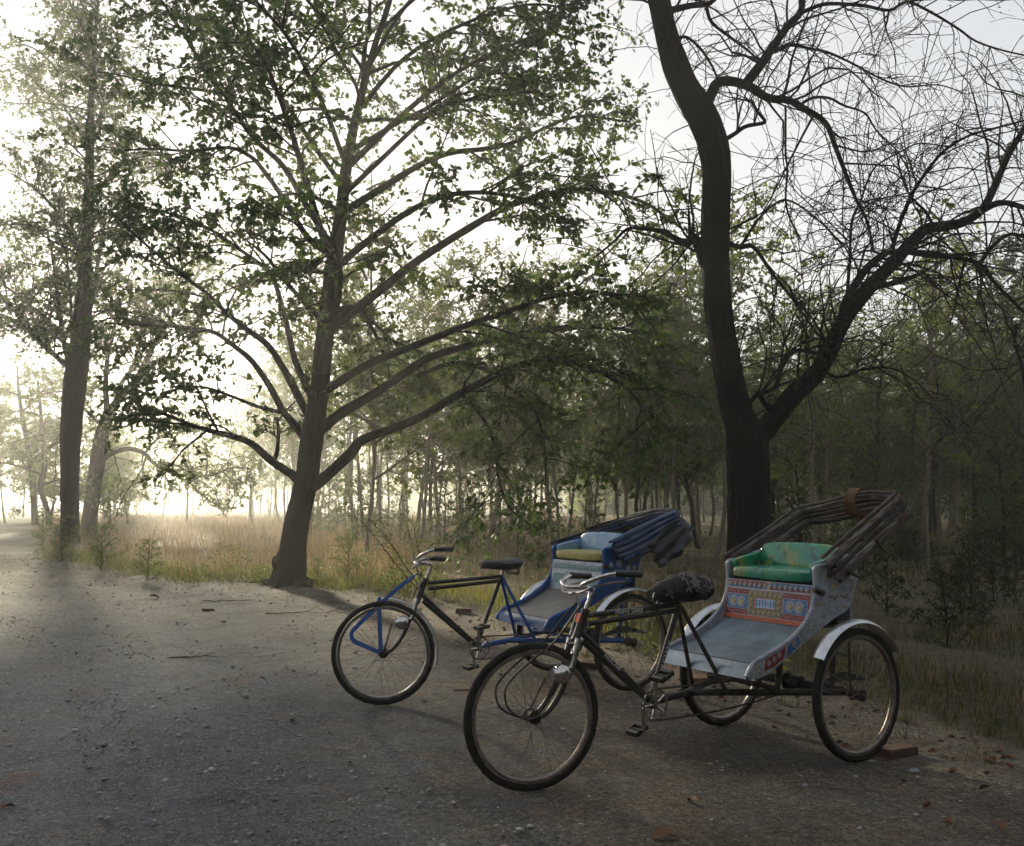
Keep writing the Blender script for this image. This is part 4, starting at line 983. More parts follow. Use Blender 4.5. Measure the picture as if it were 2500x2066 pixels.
# ------------------------------------------------------------------ rickshaws
RF = 0.36
def wheel_meshes(rim):
    out = {}
    a = np.linspace(0, 2 * math.pi, 57)[:-1]
    ring = lambda r: np.stack([r * np.cos(a), 0 * a, r * np.sin(a)], -1)
    mb = MB()
    prof = [(-.017, -.014), (-.0205, -.002), (-.018, .010), (-.012, .016), (-.006, .0185), (0, .0195), (.006, .0185), (.012, .016), (.018, .010), (.0205, -.002), (.017, -.014)]
    n = len(a); v = []
    for i, x in enumerate(a):
        for s_, h in prof:
            hh = h + (0.0018 if (h > .012 and i % 2) else 0)
            r = 0.340 + hh; v.append((r * math.cos(x), s_, r * math.sin(x)))
    k = len(prof); f = []
    for i in range(n):
        for j in range(k):
            j2 = (j + 1) % k; i2 = (i + 1) % n
            f.append((i * k + j, i2 * k + j, i2 * k + j2, i * k + j2))
    mb.add(v, f); out['tyre'] = mb.mesh('tyre', 'rubber')
    mb = MB(); prof = [(-.015, .322), (-.015, .307), (-.006, .300), (.006, .300), (.015, .307), (.015, .322)]; k = len(prof); v = []; f = []
    for x in a:
        for s_, r in prof: v.append((r * math.cos(x), s_, r * math.sin(x)))
    for i in range(n):
        for j in range(k): j2 = (j + 1) % k; i2 = (i + 1) % n; f.append((i * k + j, i2 * k + j, i2 * k + j2, i * k + j2))
    mb.add(v, f); out['rim'] = mb.mesh('rim', rim)
    mb = MB(); mb.tube([(0, -.05, 0), (0, -.035, 0), (0, -.033, 0), (0, .033, 0), (0, .035, 0), (0, .05, 0)], [.012, .012, .028, .028, .012, .012], 14); mb.tube([(0, -.036, 0), (0, -.030, 0)], .034, 16); mb.tube([(0, .030, 0), (0, .036, 0)], .034, 16)
    out['hub'] = mb.mesh('hub', 'black_iron')
    mb = MB()
    for i in range(36):
        x = i * 2 * math.pi / 36; sd = 1 if i % 2 else -1; tw = (0.75 if (i // 2) % 2 else -0.75)
        mb.tube([(.031 * math.cos(x + tw), sd * .033, .031 * math.sin(x + tw)), (.303 * math.cos(x), sd * .004, .303 * math.sin(x))], .0012, 4, caps=False)
    out['spokes'] = mb.mesh('spokes', 'rim_rust', smooth=False)
    return out
M['rim_alloy'] = mat('rim_alloy', (0.34, 0.34, 0.35), 0.34, 1.0, color2=(0.20, 0.18, 0.16), var=0.15, scale=30)
WHEEL = {'rim_rust': wheel_meshes('rim_rust'), 'alloy': wheel_meshes('rim_alloy')}
def wheel(parent, c, rz, rim='rim_rust', tilt=0):
    w = empty('wheel', c, rz, parent)
    for nm, me in WHEEL[rim].items():
        o = link(nm, me, w)
        if nm == 'spokes': o['kind'] = 'stuff'
    return w
def fender_path(c, r, a0, a1, n=18):
    return [(c[0] + r * math.cos(R(a)), c[1], c[2] + r * math.sin(R(a))) for a in np.linspace(a0, a1, n)]
def fender_prof(w, t=0.002, dip=0.014):
    xs = np.linspace(-1, 1, 9); up = [(x * w / 2, -dip * x * x) for x in xs]; dn = [(x * w / 2, -dip * x * x - t) for x in xs[::-1]]
    return up + dn

ROS = {}
def rosette_mesh(r, cols, petals):
    key = (r, cols, petals)
    if key not in ROS:
        mb = MB(); mb.disc((0, 0, 0), r, 18, .0016, 0); mb.disc((0, 0, .0016), r * .82, 18, .0010, 1)
        for i in range(petals):
            a = i * 2 * math.pi / petals; mb.disc((r * .58 * math.cos(a), r * .58 * math.sin(a), .0026), r * .17, 6, .0008, 0)
        mb.disc((0, 0, .0026), r * .36, 10, .0012, 2); mb.disc((0, 0, .0038), r * .17, 8, .0008, 0)
        ROS[key] = mb.mesh('rosette', list(cols), smooth=False)
    return ROS[key]
def frame_rot(right, up):
    r = Vector(right).normalized(); u = Vector(up); u = (u - r * u.dot(r)).normalized(); n = r.cross(u)
    return Matrix((r, u, n)).transposed().to_4x4()
def put(name, me, parent, pos, right, up):
    o = link(name, me, parent); o.matrix_local = Matrix.Translation(pos) @ frame_rot(right, up); return o
def lettering(text, size, m, parent, pos, right, up, depth=.0006, spacing=1.0):
    cu = bpy.data.curves.new('lettering', 'FONT'); cu.body = text; cu.size = size; cu.extrude = depth; cu.align_x = 'CENTER'; cu.align_y = 'CENTER'; cu.space_character = spacing; cu.offset = size * .012
    t = bpy.data.objects.new('lettering_source', cu); COL.objects.link(t)
    dg = bpy.context.evaluated_depsgraph_get(); me = bpy.data.meshes.new_from_object(t.evaluated_get(dg))
    bpy.data.objects.remove(t); bpy.data.curves.remove(cu)
    me.materials.clear(); me.materials.append(M[m])
    return put('lettering', me, parent, pos, right, up)

def rickshaw(loc, ang, steer, st, label):
    root = empty('cycle_rickshaw', loc, ang)
    tag(root, label, 'cycle rickshaw', 'parked cycle rickshaws')
    def T(name, pts, r, m, k=10, parent=root, n=0, fn=None):
        mb = MB(); p = smooth_path(pts, n=n) if n else pts
        if n and not np.isscalar(r): r = np.interp(np.linspace(0, 1, len(p)), np.linspace(0, 1, len(r)), r)
        mb.tube(p, r, k); return mb.build(name, m, parent, fn=fn)
    # steering axis through the head tube
    A = np.array([1.447, 0, .859]); AX = norm(np.array([1.447 - 1.527, 0, .859 - .686]))
    Q = np.array(Matrix.Rotation(steer, 3, Vector(AX)))
    S = lambda v: (np.asarray(v, float) - A) @ Q.T + A
    # ---- frame
    fm = 'black_paint'
    T('head_tube', [A - AX * .165, A - AX * .15, A - AX * .012, A + AX * .003], [.024, .021, .021, .024], fm, 14)
    tts = []
    for dz in (0, -.042): tts.append(T('top_tube', [(1.445 - dz * -.35, 0, .832 + dz), (.812, 0, .852 + dz * .75)], .0145, fm, 12))
    dts = []
    for dn in (0, -.045): dts.append(T('down_tube', [(1.485 + dn * .2, 0, .756 + dn), (1.030, 0, .368 + dn * .3)], .0155, fm, 12))
    sts = T('seat_tube', [(.803, 0, .862), (.812, 0, .835), (1.018, 0, .36)], .0155, fm, 12)
    T('bottom_bracket', [(1.023, -.045, .343), (1.023, .045, .343)], .026, fm, 14)
    T('seat_post', [(.803, 0, .85), (.782, 0, .93)], .012, 'chrome')
    T('chain_stay', [(1.02, 0, .345), (.86, 0, .362), (.72, 0, .372)], .019, st['chassis'])
    for s in (-1, 1):
        T('stay', [(.80, s * .012, .845), (.79, s * .018, .82), (.585, s * .135, .375)], .0125, st['stay'])
        T('chassis_beam', [(.74, s * .01, .372), (.69, s * .03, .37), (-.03, s * .435, .362)], .0185, st['chassis'])
        T('body_post', [(.33, s * .26, .37), (.30, s * .27, .58)], .016, st['chassis'])
        T('body_post', [(-.10, s * .28, .37), (-.16, s * .28, .80)], .016, st['chassis'])
        sp = MB()
        for i in range(4): sp.tube(smooth_path([(.20 - i * .03, s * .405, .40 + i * .011), (-.04, s * .405, .425 + i * .013), (-.28 + i * .03, s * .405, .40 + i * .011)], n=8), [.006] * 9, 5)
        sp.build('leaf_spring', 'black_iron', root)
    T('crossbar', [(.33, -.27, .39), (.33, .27, .39)], .014, st['chassis'])
    T('axle', [(-.03, -.53, .36), (-.03, .53, .36)], .017, 'black_iron')
    T('axle_housing', [(-.03, -.40, .36), (-.03, -.39, .36), (-.03, .39, .36), (-.03, .40, .36)], [.03, .026, .026, .03], 'black_iron', 12)
    mb = MB(); mb.tube([(-.03, .02, .36), (-.03, .026, .36)], .055, 20); mb.tube([(-.03, .035, .36), (-.03, .12, .36)], .042, 16); mb.build('freewheel', 'black_iron', root)
    # chain, chainring, cranks, pedals
    ch = MB()
    for sg in (1, -1):
        p0 = np.array([1.023, .045, .343 + sg * .082]); p1 = np.array([-.03, .045, .36 + sg * .052]); pts = [p0 + (p1 - p0) * t - np.array([0, 0, (.022 if sg < 0 else .006) * math.sin(math.pi * t)]) for t in np.linspace(0, 1, 12)]
        ch.tube(pts, .0055, 5)
    ch.build('chain', 'black_iron', root)
    cr = MB(); a = np.linspace(0, 2 * math.pi, 47)[:-1]
    ro = np.where(np.arange(46) % 2, .090, .085)
    v = [(1.023 + ro[i] * math.cos(x), y, .343 + ro[i] * math.sin(x)) for y in (.0435, .0465) for i, x in enumerate(a)] + [(1.023 + .074 * math.cos(x), y, .343 + .074 * math.sin(x)) for y in (.0435, .0465) for x in a]
    n = 46; f = []
    for i in range(n):
        j = (i + 1) % n; f += [(i, j, n + j, n + i), (2 * n + j, 2 * n + i, 3 * n + i, 3 * n + j), (i, 2 * n + i, 2 * n + j, j), (n + j, 3 * n + j, 3 * n + i, n + i)]
    cr.add(v, f)
    for i in range(5):
        x = i * 2 * math.pi / 5; cr.tube([(1.023, .045, .343), (1.023 + .077 * math.cos(x), .045, .343 + .077 * math.sin(x))], .006, 6)
    cro = cr.build('chainring', 'chrome', root, smooth=False)
    if st['ring_text']: lettering(st['ring_text'], .024, 'chrome', cro, (1.023, .0485, .290), (-1, 0, 0), (0, 0, 1))
    ca = st['crank']
    for s, aa in ((1, ca), (-1, ca + math.pi)):
        e = np.array([1.023 + .165 * math.cos(aa), s * .07, .343 + .165 * math.sin(aa)])
        c_ = T('crank', [(1.023, s * .052, .343), (1.023 + .02 * math.cos(aa), s * .056, .343 + .02 * math.sin(aa)), e], [.016, .011, .010], 'chrome', 8)
        pm = MB(); M4 = Matrix.Translation(Vector(e + np.array([0, s * .055, 0]))) @ Matrix.Rotation(R(st['pedal']), 4, 'Y')
        pm.box((-.045, -.042, -.013), (-.022, .042, .013), M4=M4); pm.box((.022, -.042, -.013), (.045, .042, .013), M4=M4); pm.box((-.045, -.046, -.010), (.045, -.0425, .010), M4=M4); pm.box((-.045, .0425, -.010), (.045, .046, .010), M4=M4); pm.tube([e, e + np.array([0, s * .10, 0])], .008, 8)
        pm.build('pedal', 'grip', root, smooth=False)
    # ---- fork, stem, bars (turned with the steering)
    hub0 = np.array([1.768, 0, .36]); crown = np.array([1.522, 0, .694])
    fk = MB()
    fk.box((-.02, -.058, -.014), (.02, .058, .014), M4=Matrix.Translation(Vector(crown)) @ Matrix.Rotation(R(25), 4, 'Y'))
    for s in (-1, 1):
        p = smooth_path([crown + np.array([0, s * .046, .01]), crown + np.array([.045, s * .047, -.10]), crown + np.array([.105, s * .048, -.22]), np.array([1.69, s * .05, .395]), np.array([1.73, s * .051, .368]), hub0 + np.array([0, s * .052, 0])], n=18)
        fk.tube(p, np.linspace(.016, .011, len(p)), 10)
    fk.build('fork', fm, root, fn=S)
    for s in (-1, 1):
        cp = MB(); cp.tube([crown + np.array([-.004, s * .05, .028]), crown + np.array([.022, s * .051, -.055])], .0175, 10); cp.tube([crown + np.array([.024, s * .051, -.06]), crown + np.array([.046, s * .052, -.115])], .0168, 10); cp.build('fork_sleeve', 'chrome', root, fn=S)
    top = A + AX * .115
    T('stem', [A - AX * .02, A + AX * .09, top, top + np.array([.045, 0, .012])], [.0125, .0125, .014, .015], 'chrome', fn=S)
    bt = top + np.array([.045, 0, .012])
    bar = [bt + np.array([-.165, .285, .055]), bt + np.array([-.10, .272, .062]), bt + np.array([-.02, .235, .058]), bt + np.array([.055, .16, .030]), bt + np.array([.06, .08, .006]), bt + np.array([.008, .02, 0]), bt]
    barp = smooth_path(bar + [b * np.array([1, -1, 1]) for b in bar[-2::-1]], n=48)
    hb = MB(); hb.tube(barp, .0115, 10); hbo = hb.build('handlebar', 'chrome', root, fn=S)
    for s in (-1, 1):
        gp = [bt + np.array([-.175, s * .287, .053]), bt + np.array([-.168, s * .286, .055]), bt + np.array([-.055, s * .256, .063]), bt + np.array([-.048, s * .253, .063])]
        T('grip', gp, [.019, .0175, .0165, .019], st['grip'], 12, parent=hbo, fn=S)
        lv = [bt + np.array([.07, s * .03, -.022]), bt + np.array([.072, s * .10, -.022]), bt + np.array([.045, s * .17, .0]), bt + np.array([-.04, s * .225, .018]), bt + np.array([-.11, s * .25, .022])]
        T('brake_lever', lv, .0055, 'chrome', 7, n=16, fn=S)
    T('brake_rod', [bt + np.array([.065, .02, -.022]), A + np.array([.045, .02, .03]), crown + np.array([.03, .02, .05])], .004, 'chrome', 6, fn=S)
    T('bell_bracket', [bt + np.array([.07, -.03, -.02]), bt + np.array([.085, 0, -.03]), bt + np.array([.07, .03, -.02])], .008, 'chrome', 8, fn=S)
    ref = MB(); ref.box((-.004, -.018, -.024), (.004, .018, .024), M4=Matrix.Translation(Vector(A - AX * .05 + np.array([.026, 0, .01]))) @ Matrix.Rotation(R(-25), 4, 'Y')); ref.build('reflector', st['reflector'], root, smooth=False)
    # hub lamp on the fork
    lp = MB(); lc = np.array([1.63, .075, .560])
    lp.blob(lc, (.048, .042, .048), 16, 10); lp.tube([lc + np.array([.028, 0, 0]), lc + np.array([.052, 0, .0])], [.034, .030], 16)
    lamp = lp.build('lamp', 'chrome', root, fn=S); T('lamp_bracket', [lc, lc + np.array([-.02, -.025, .03])], .009, 'black_iron', 6, parent=lamp, fn=S)
    # stays from head to hub
    for s in (-1, 1):
        y = s * .062
        if st['loop'] == 'rod':
            T('front_stay', [(1.478, s * .03, .90), (1.53, s * .045, .85), (1.66, y, .715), (1.80, y, .625), (1.895, y, .552), (1.932, y, .50), (1.925, y, .43), (1.885, y, .385), (1.82, y, .357), (1.768, y, .36)], .0055, 'black_iron', 7, n=40, fn=S)
            T('front_stay', [(1.768, y, .36), (1.665, y, .53)], .005, 'black_iron', 7, fn=S)
        else:
            fs = MB(); pth = smooth_path([(1.535, s * .045, .885), (1.655, y, .80), (1.80, y, .68), (1.955, y, .545), (1.985, y, .50), (1.965, y, .455), (1.90, y, .42), (1.79, y, .365)], n=32)
            fs.sweep(pth, [(-.003, -.013), (.003, -.013), (.003, .013), (-.003, .013)], (0, 1, 0)); fs.build('front_stay', 'blue_paint', root, fn=S)
            fs = MB(); fs.sweep([(1.785, y + s * .006, .375), (1.785, y + s * .006, .55), (1.785, y + s * .004, .745)], [(-.003, -.012), (.003, -.012), (.003, .012), (-.003, .012)], (0, 1, 0)); fs.build('front_stay', 'blue_paint', root, fn=S)
            T('stay_rod', [(1.50, s * .03, .905), (1.545, s * .045, .88), (1.58, s * .05, .855)], .006, 'chrome', 7, fn=S)
            T('front_stay', [(1.768, y, .36), (1.70, y, .56)], .005, 'black_iron', 7, fn=S)
    hubw = S(hub0[None])[0]
    wheel(root, (hubw[0], hubw[1], RF), steer * math.cos(R(20)), st['front_rim'])
    if st['front_fender']:
        ff = MB(); ff.sweep(fender_path(hub0, .388, 85, 196, 22), fender_prof(.062), (0, 1, 0)); ff.build('fender', 'alloy', root, fn=S)
    # ---- rear wheels and fenders
    for s in (-1, 1):
        wheel(root, (-.03, s * .51, RF), 0, st['rear_rim'] if s > 0 else 'alloy')
        fe = MB(); fe.sweep(fender_path((-.03, s * .51, .372), .398, 33, 152, 26), fender_prof(.084, .0025, .018), (0, 1, 0)); fo = fe.build('fender', 'alloy' if st['near_fender'] == 'alloy' else st['near_fender'], root)
        T('fender_stay', [(-.03, s * .465, .36), (-.03, s * .462, .60), (-.03, s * .468, .752)], .008, 'black_iron', 6, parent=fo)
        T('fender_stay', [(-.03, s * .462, .56), (.20, s * .465, .62)], .005, 'black_iron', 6, parent=fo)
    # ---- saddle
    sd = MB()
    if st['cover']:
        fn_ = lambda d: 1 + .05 * math.sin(9 * d[0] + 5 * d[1]) + .04 * math.sin(14 * d[1] + 6 * d[2])
        sp = smooth_path([(1.005, 0, .912, .040, .030), (.97, 0, .920, .058, .042), (.90, 0, .932, .082, .058), (.80, 0, .945, .115, .070), (.70, 0, .948, .128, .072), (.64, 0, .938, .112, .062), (.615, 0, .93, .07, .045)], n=20)
        k = 16; v = []; f = []
        for i, (x, _, z, ry, rz) in enumerate(sp):
            for j in range(k):
                t = 2 * math.pi * j / k; wob = 1 + .05 * math.sin(5 * t + i * 1.3) + .03 * math.sin(3 * t - i * 2.1)
                v.append((x, ry * wob * math.cos(t), z + rz * wob * math.sin(t) * (1 if math.sin(t) > 0 else 1.15)))
        m_ = len(sp)
        for i in range(m_ - 1):
            for j in range(k): j2 = (j + 1) % k; f.append((i * k + j, i * k + j2, (i + 1) * k + j2, (i + 1) * k + j))
        f += [tuple(range(k - 1, -1, -1)), tuple((m_ - 1) * k + j for j in range(k))]
        sd.add(v, f); so = sd.build('saddle', 'cloth_cover', root); so['label'] = 'saddle wrapped in dark leaf patterned cloth'
        lm_ = MB(); g = np.random.default_rng(8); n = 22
        for i in range(n):   # printed pale leaf sprigs on the cloth
            x = g.uniform(.66, .94); q = sp[np.argmin(np.abs(sp[:, 0] - x))]; t = g.uniform(-.5, 2.7)
            o_ = np.array([x, q[3] * math.cos(t) * 1.03, q[2] + q[4] * math.sin(t) * 1.03]); nn_ = norm(np.array([0, math.cos(t) / q[3], math.sin(t) / q[4]])); t1 = np.array([1.0, 0, 0]); t2 = np.cross(nn_, t1)
            a0 = g.uniform(0, 6.28)
            for b_ in range(5):
                dd = t1 * math.cos(a0 + b_ * 1.0) + t2 * math.sin(a0 + b_ * 1.0); ss = np.cross(nn_, dd)
                lm_.add([o_ + nn_ * .004, o_ + nn_ * .0045 + dd * .020 + ss * .0055, o_ + nn_ * .003 + dd * .042, o_ + nn_ * .0045 + dd * .020 - ss * .0055], [(0, 1, 2, 3)])
        lm_.build('printed_leaves', mat('sprig', (.16, .135, .13), .9), so, smooth=False)
        for c0, r_ in (((1.0, .03, .90), .030), ((.63, .05, .915), .034), ((.645, -.06, .905), .030)):
            T('saddle_spring', [(c0[0] + r_ * .5 * math.cos(t), c0[1], c0[2] + r_ * math.sin(t)) for t in np.linspace(0, 12.5, 40)], .003, 'chrome', 5)
    else:
        sp = smooth_path([(.985, 0, .945, .020, .018), (.95, 0, .955, .032, .024), (.88, 0, .952, .045, .026), (.80, 0, .950, .085, .030), (.73, 0, .955, .115, .034), (.68, 0, .962, .112, .030), (.66, 0, .962, .08, .018)], n=20); k = 14; v = []; f = []
        for x, _, z, ry, rz in sp:
            for j in range(k): t = 2 * math.pi * j / k; v.append((x, ry * math.cos(t), z + rz * math.sin(t) * (1 if math.sin(t) > 0 else 1.7)))
        m_ = len(sp)
        for i in range(m_ - 1):
            for j in range(k): j2 = (j + 1) % k; f.append((i * k + j, i * k + j2, (i + 1) * k + j2, (i + 1) * k + j))
        f += [tuple(range(k - 1, -1, -1)), tuple((m_ - 1) * k + j for j in range(k))]
        sd.add(v, f); sd.build('saddle', 'vinyl_black', root)
        for s in (-1, 1): T('saddle_spring', [(.70 + .014 * math.cos(t), s * .07 + .014 * math.sin(t), .868 + t * .0022) for t in np.linspace(0, 26, 60)], .003, 'black_iron', 5)
        T('saddle_rail', [(.95, .02, .925), (.78, .03, .905), (.70, .07, .87), (.70, -.07, .87), (.78, -.03, .905), (.95, -.02, .925)], .005, 'black_iron', 6)
    # ---- passenger body
    HW = .335
    upper = [(.640, .492), (.612, .535), (.572, .566), (.50, .590), (.431, .612), (.34, .645), (.253, .690), (.18, .742), (.125, .805), (.097, .865), (.085, .930), (.085, 1.000), (.088, 1.035), (.06, 1.052), (-.03, 1.060), (-.20, 1.10), (-.27, 1.10)]
    lower = [(-.285, .98), (-.25, .90), (-.185, .800), (-.10, .768), (.011, .722), (.15, .655), (.297, .585), (.40, .535), (.487, .495), (.56, .480), (.62, .478)]
    up_s = smooth_path(upper, n=48); lo_s = smooth_path(lower, n=36)
    poly = [tuple(p) for p in up_s] + [tuple(p) for p in lo_s]
    sides = []
    for s in (1, -1):
        mb = MB(); mb.prism(poly if s > 0 else poly[::-1], s * (HW - .008), s * (HW + .008)); sp_ = mb.build('side_panel', st['side'], root); sides.append(sp_)
        ed = MB(); pth = [(x, s * HW, z) for x, z in up_s]; ed.tube(pth, .0125, 8); ed.build('edge_trim', st['trim'], sp_)
    fl = MB(); fl.sweep([(.585, 0, .552), (.40, 0, .585), (.25, 0, .645), (.135, 0, .705)], [(-HW + .01, -.006), (HW - .01, -.006), (HW - .01, .006), (-HW + .01, .006)], (0, 1, 0)); fl.build('footboard', st['floor'], root)
    lip = MB(); lip.sweep([(.592, 0, .552), (.612, 0, .538), (.626, 0, .512), (.634, 0, .478)], [(-HW + .01, -.003), (HW - .01, -.003), (HW - .01, .003), (-HW + .01, .003)], (0, 1, 0)); lip.build('front_lip', st['lip'], root)
    nb = MB(); nb.box((-.24, -HW + .012, .72), (-.232, HW - .012, 1.08)); nb.build('back_panel', st['side'], root, smooth=False)
    ub = MB(); ub.box((-.22, -HW + .012, .70), (.10, HW - .012, .712)); ub.build('seat_base', 'black_iron', root, smooth=False)
    # seat front panel, leaning a little; (u across towards the viewer's right = +y, v up)
    pb, pt = np.array([.133, 0, .712]), np.array([.092, 0, .945]); pv = norm(pt - pb); PL = float(np.linalg.norm(pt - pb)); pn = np.array([pv[2], 0, -pv[0]])
    PW = HW - .012
    pm = MB()
    def onp(u, v, h=0.0): return np.array([0, u, 0]) + pb + pv * v + pn * h
    def patch(mb, u0, u1, v0, v1, h, mi): 
        q = [onp(u0, v0, h), onp(u1, v0, h), onp(u1, v1, h), onp(u0, v1, h)]; q2 = [onp(u0, v0, h - .004), onp(u1, v0, h - .004), onp(u1, v1, h - .004), onp(u0, v1, h - .004)]
        mb.add(q + q2, [(0, 1, 2, 3), (0, 4, 5, 1), (1, 5, 6, 2), (2, 6, 7, 3), (3, 7, 4, 0)], mi)
    bm_ = MB(); patch(bm_, -PW, PW, 0, PL, 0, 0); pan = bm_.build('seat_panel', st['panel'], root, smooth=False)
    fr = lambda a: -PW + 2 * PW * a
    def ros(a, v, r, cols, pet, h=.0035): put('rosette', rosette_mesh(r, cols, pet), pan, onp(fr(a), v, h), (0, 1, 0), pv)
    if st['deco'] == 'painted':
        def strip(name, m, a0, a1, v0, v1, h): b_ = MB(); patch(b_, fr(a0), fr(a1), v0, v1, h, 0); return b_.build(name, m, pan, smooth=False)
        strip('kick_strip', 'orange_paint', .0, 1, .002, .026, .003)
        strip('painted_field', 'red_paint', .01, .99, .030, .180, .0018)
        strip('painted_band', 'red_paint', .01, .99, .190, .232, .0018)
        strip('painted_band', 'deco_blue', .012, .495, .192, .210, .0030); strip('painted_band', 'deco_blue', .52, .988, .208, .230, .0030); strip('painted_band', 'deco_yellow', .495, .52, .190, .232, .0032)
        for a0, a1 in ((.035, .275), (.705, .965)):
            strip('painted_border', 'deco_white', a0 - .008, a1 + .008, .060, .150, .0030); strip('painted_square', 'deco_blue', a0, a1, .0625, .1475, .0040)
            for k in (.3, .7): ros(a0 + (a1 - a0) * k, .105, .0335, ('deco_white', 'deco_blue', 'deco_yellow'), 12, .0045)
        strip('painted_border', 'deco_white', .287, .690, .032, .176, .0028); strip('painted_square', 'deco_olive', .291, .686, .034, .174, .0036)
        strip('plaque_frame', 'orange_paint', .365, .620, .073, .137, .0046); plq = strip('number_plaque', 'plaque_pale', .375, .610, .077, .133, .0056)
        lettering('2111\u00b711', .048, 'plaque_blue', plq, onp(fr(.4925), .104, .0066), (0, 1, 0), pv, spacing=1.0)
        for k in range(7):
            ros(.31 + k * .0595, .156, .0130, ('deco_white', 'deco_olive', 'deco_yellow'), 6, .0040); ros(.31 + k * .0595, .052, .0130, ('deco_white', 'deco_olive', 'deco_yellow'), 6, .0040)
        for a in (.325, .655):
            for v_ in (.088, .121): ros(a, v_, .0125, ('deco_white', 'deco_olive', 'deco_yellow'), 6, .0040)
        for k in range(16): ros(.045 + k * .0605, .211, .0150, ('deco_white', 'red_paint' if k < 8 else 'deco_blue', 'deco_yellow'), 8, .0040)
        # white scrolls on the red
        for a0, a1, v0 in ((.03, .28, .165), (.03, .28, .045), (.70, .97, .165), (.70, .97, .045)):
            n = 26; pts = [onp(fr(a0 + (a1 - a0) * i / n), v0 + .006 * math.sin(i * 1.5) + .003 * math.sin(i * .7), .0022) for i in range(n + 1)]
            sq = MB(); sq.tube(pts, .0013, 4); sq.build('painted_scroll', 'deco_white', pan, smooth=False)
        # near and far side panels
        for s, so in zip((1, -1), sides):
            y = s * (HW + .0085)
            def rs(x, z, r, cols, pet): put('rosette', rosette_mesh(r, cols, pet), so, (x, y, z), (-s, 0, 0), (0, 0, 1))
            rp = MB(); rp.prism([(.515, .512), (.50, .572), (.43, .596), (.345, .626), (.36, .570), (.43, .535)][::s], y - .001 * s, y + .001 * s); rp.build('painted_field', 'red_paint', so, smooth=False)
            bp_ = MB(); bp_.prism([(.335, .572), (.325, .632), (.25, .672), (.215, .665), (.245, .625)][::s], y - .001 * s, y + .001 * s); bp_.build('painted_field', 'deco_blue', so, smooth=False)
            y += .001 * s
            rs(.560, .520, .030, ('deco_white', 'deco_teal', 'deco_white'), 12)
            for x, z in ((.478, .552), (.438, .568), (.398, .588)): rs(x, z, .017, ('deco_white', 'red_paint', 'deco_white'), 8)
            rs(.275, .640, .022, ('deco_white', 'deco_blue', 'deco_yellow'), 8)
            y -= .001 * s
            rs(.125, .735, .044, ('deco_white', 'deco_teal', 'deco_white'), 14); rs(.07, .84, .016, ('deco_white', 'deco_olive', 'deco_yellow'), 7); rs(.045, .895, .020, ('deco_white', 'deco_blue', 'deco_yellow'), 8)
            rs(-.055, .935, .036, ('deco_white', 'deco_blue', 'deco_yellow'), 12)
            for i, (x, z) in enumerate(((-.20, .97), (-.225, .92), (-.19, .865), (-.165, .82), (-.13, .99), (.0, .985), (-.09, .82), (-.03, .79), (.03, .775), (.02, .84), (.05, .97), (.04, 1.02), (-.02, 1.03), (-.08, 1.04), (-.14, 1.05), (-.20, 1.05), (-.245, 1.01), (-.10, .88), (-.15, .925), (-.235, .955), (.175, .705), (.21, .69), (.225, .655), (.19, .66))): rs(x, z, .015, ('deco_white', ('deco_teal', 'deco_olive')[i % 2], 'deco_white'), 7)
            for q0 in ((-.02, .875), (-.11, .875)):
                sc_ = MB(); sc_.tube([(q0[0] - i * .006, y + .001 * s, q0[1] + .010 * math.sin(i * 1.3) + .005 * math.sin(i * .6)) for i in range(14)], .0022, 4); sc_.build('painted_scroll', 'red_paint', so, smooth=False)
    else:
        def bar_(a0, a1, v0, v1, h=.003): b_ = MB(); patch(b_, fr(a0), fr(a1), v0, v1, h, 0); return b_
        for a0, a1, v0, v1, m in ((.05, .95, .030, .155, 'panel_grey'), (.08, .26, .05, .125, 'deco_teal'), (.33, .68, .05, .145, 'panel_grey'), (.74, .92, .05, .125, 'deco_teal'), (.02, .98, .165, .21, 'deco_teal')):
            fo = bar_(a0, a1, v0, v1, .003 if m == 'panel_grey' and a0 < .1 else .0052); o = fo.build('embossed_panel', m, pan, smooth=False)
        eb = MB()
        for a0, a1, v0, v1 in ((.08, .26, .05, .125), (.33, .68, .05, .145), (.74, .92, .05, .125)):
            eb.tube([onp(fr(a0), v0, .006), onp(fr(a1), v0, .006), onp(fr(a1), v1, .006), onp(fr(a0), v1, .006)], .003, 5, closed=True)
        eb.build('panel_moulding', 'lip_grey', pan, smooth=False)
        for k in range(14): ros(.07 + k * .066, .187, .013, ('deco_white', 'deco_teal', 'deco_white'), 6, .006)
        for k in range(3): ros(.42 + k * .085, .098, .022, ('deco_white', 'deco_teal', 'deco_white'), 8, .0055)
        for s, so in zip((1, -1), sides):
            y = s * (HW + .0085)
            for x, z, r in ((-.06, .94, .030), (-.15, .90, .02), (-.20, .97, .02), (.02, .93, .02), (-.14, .83, .018), (-.21, .90, .018)): put('rosette', rosette_mesh(r, ('deco_white', 'deco_teal', 'deco_white'), 8), so, (x, y, z), (-s, 0, 0), (0, 0, 1))
    # cushion: rounded slab
    def pillow(name, c, half, m, p=4.0, parent=root, rot=None, nu=28, nv=12, lump=0.0):
        mb = MB(); v = []; f = []
        for i in range(nv + 1):
            th = -math.pi / 2 + math.pi * i / nv
            for j in range(nu):
                ph = 2 * math.pi * j / nu
                e = 2 / p; sgn = lambda x: math.copysign(abs(x) ** e, x)
                q = np.array([sgn(math.cos(th)) * sgn(math.cos(ph)), sgn(math.cos(th)) * sgn(math.sin(ph)), sgn(math.sin(th))])
                if lump: q = q * (1 + lump * math.sin(9 * q[1] + 3 * q[0]) * (1 - abs(q[2]) * .2))
                v.append(q * np.array(half))
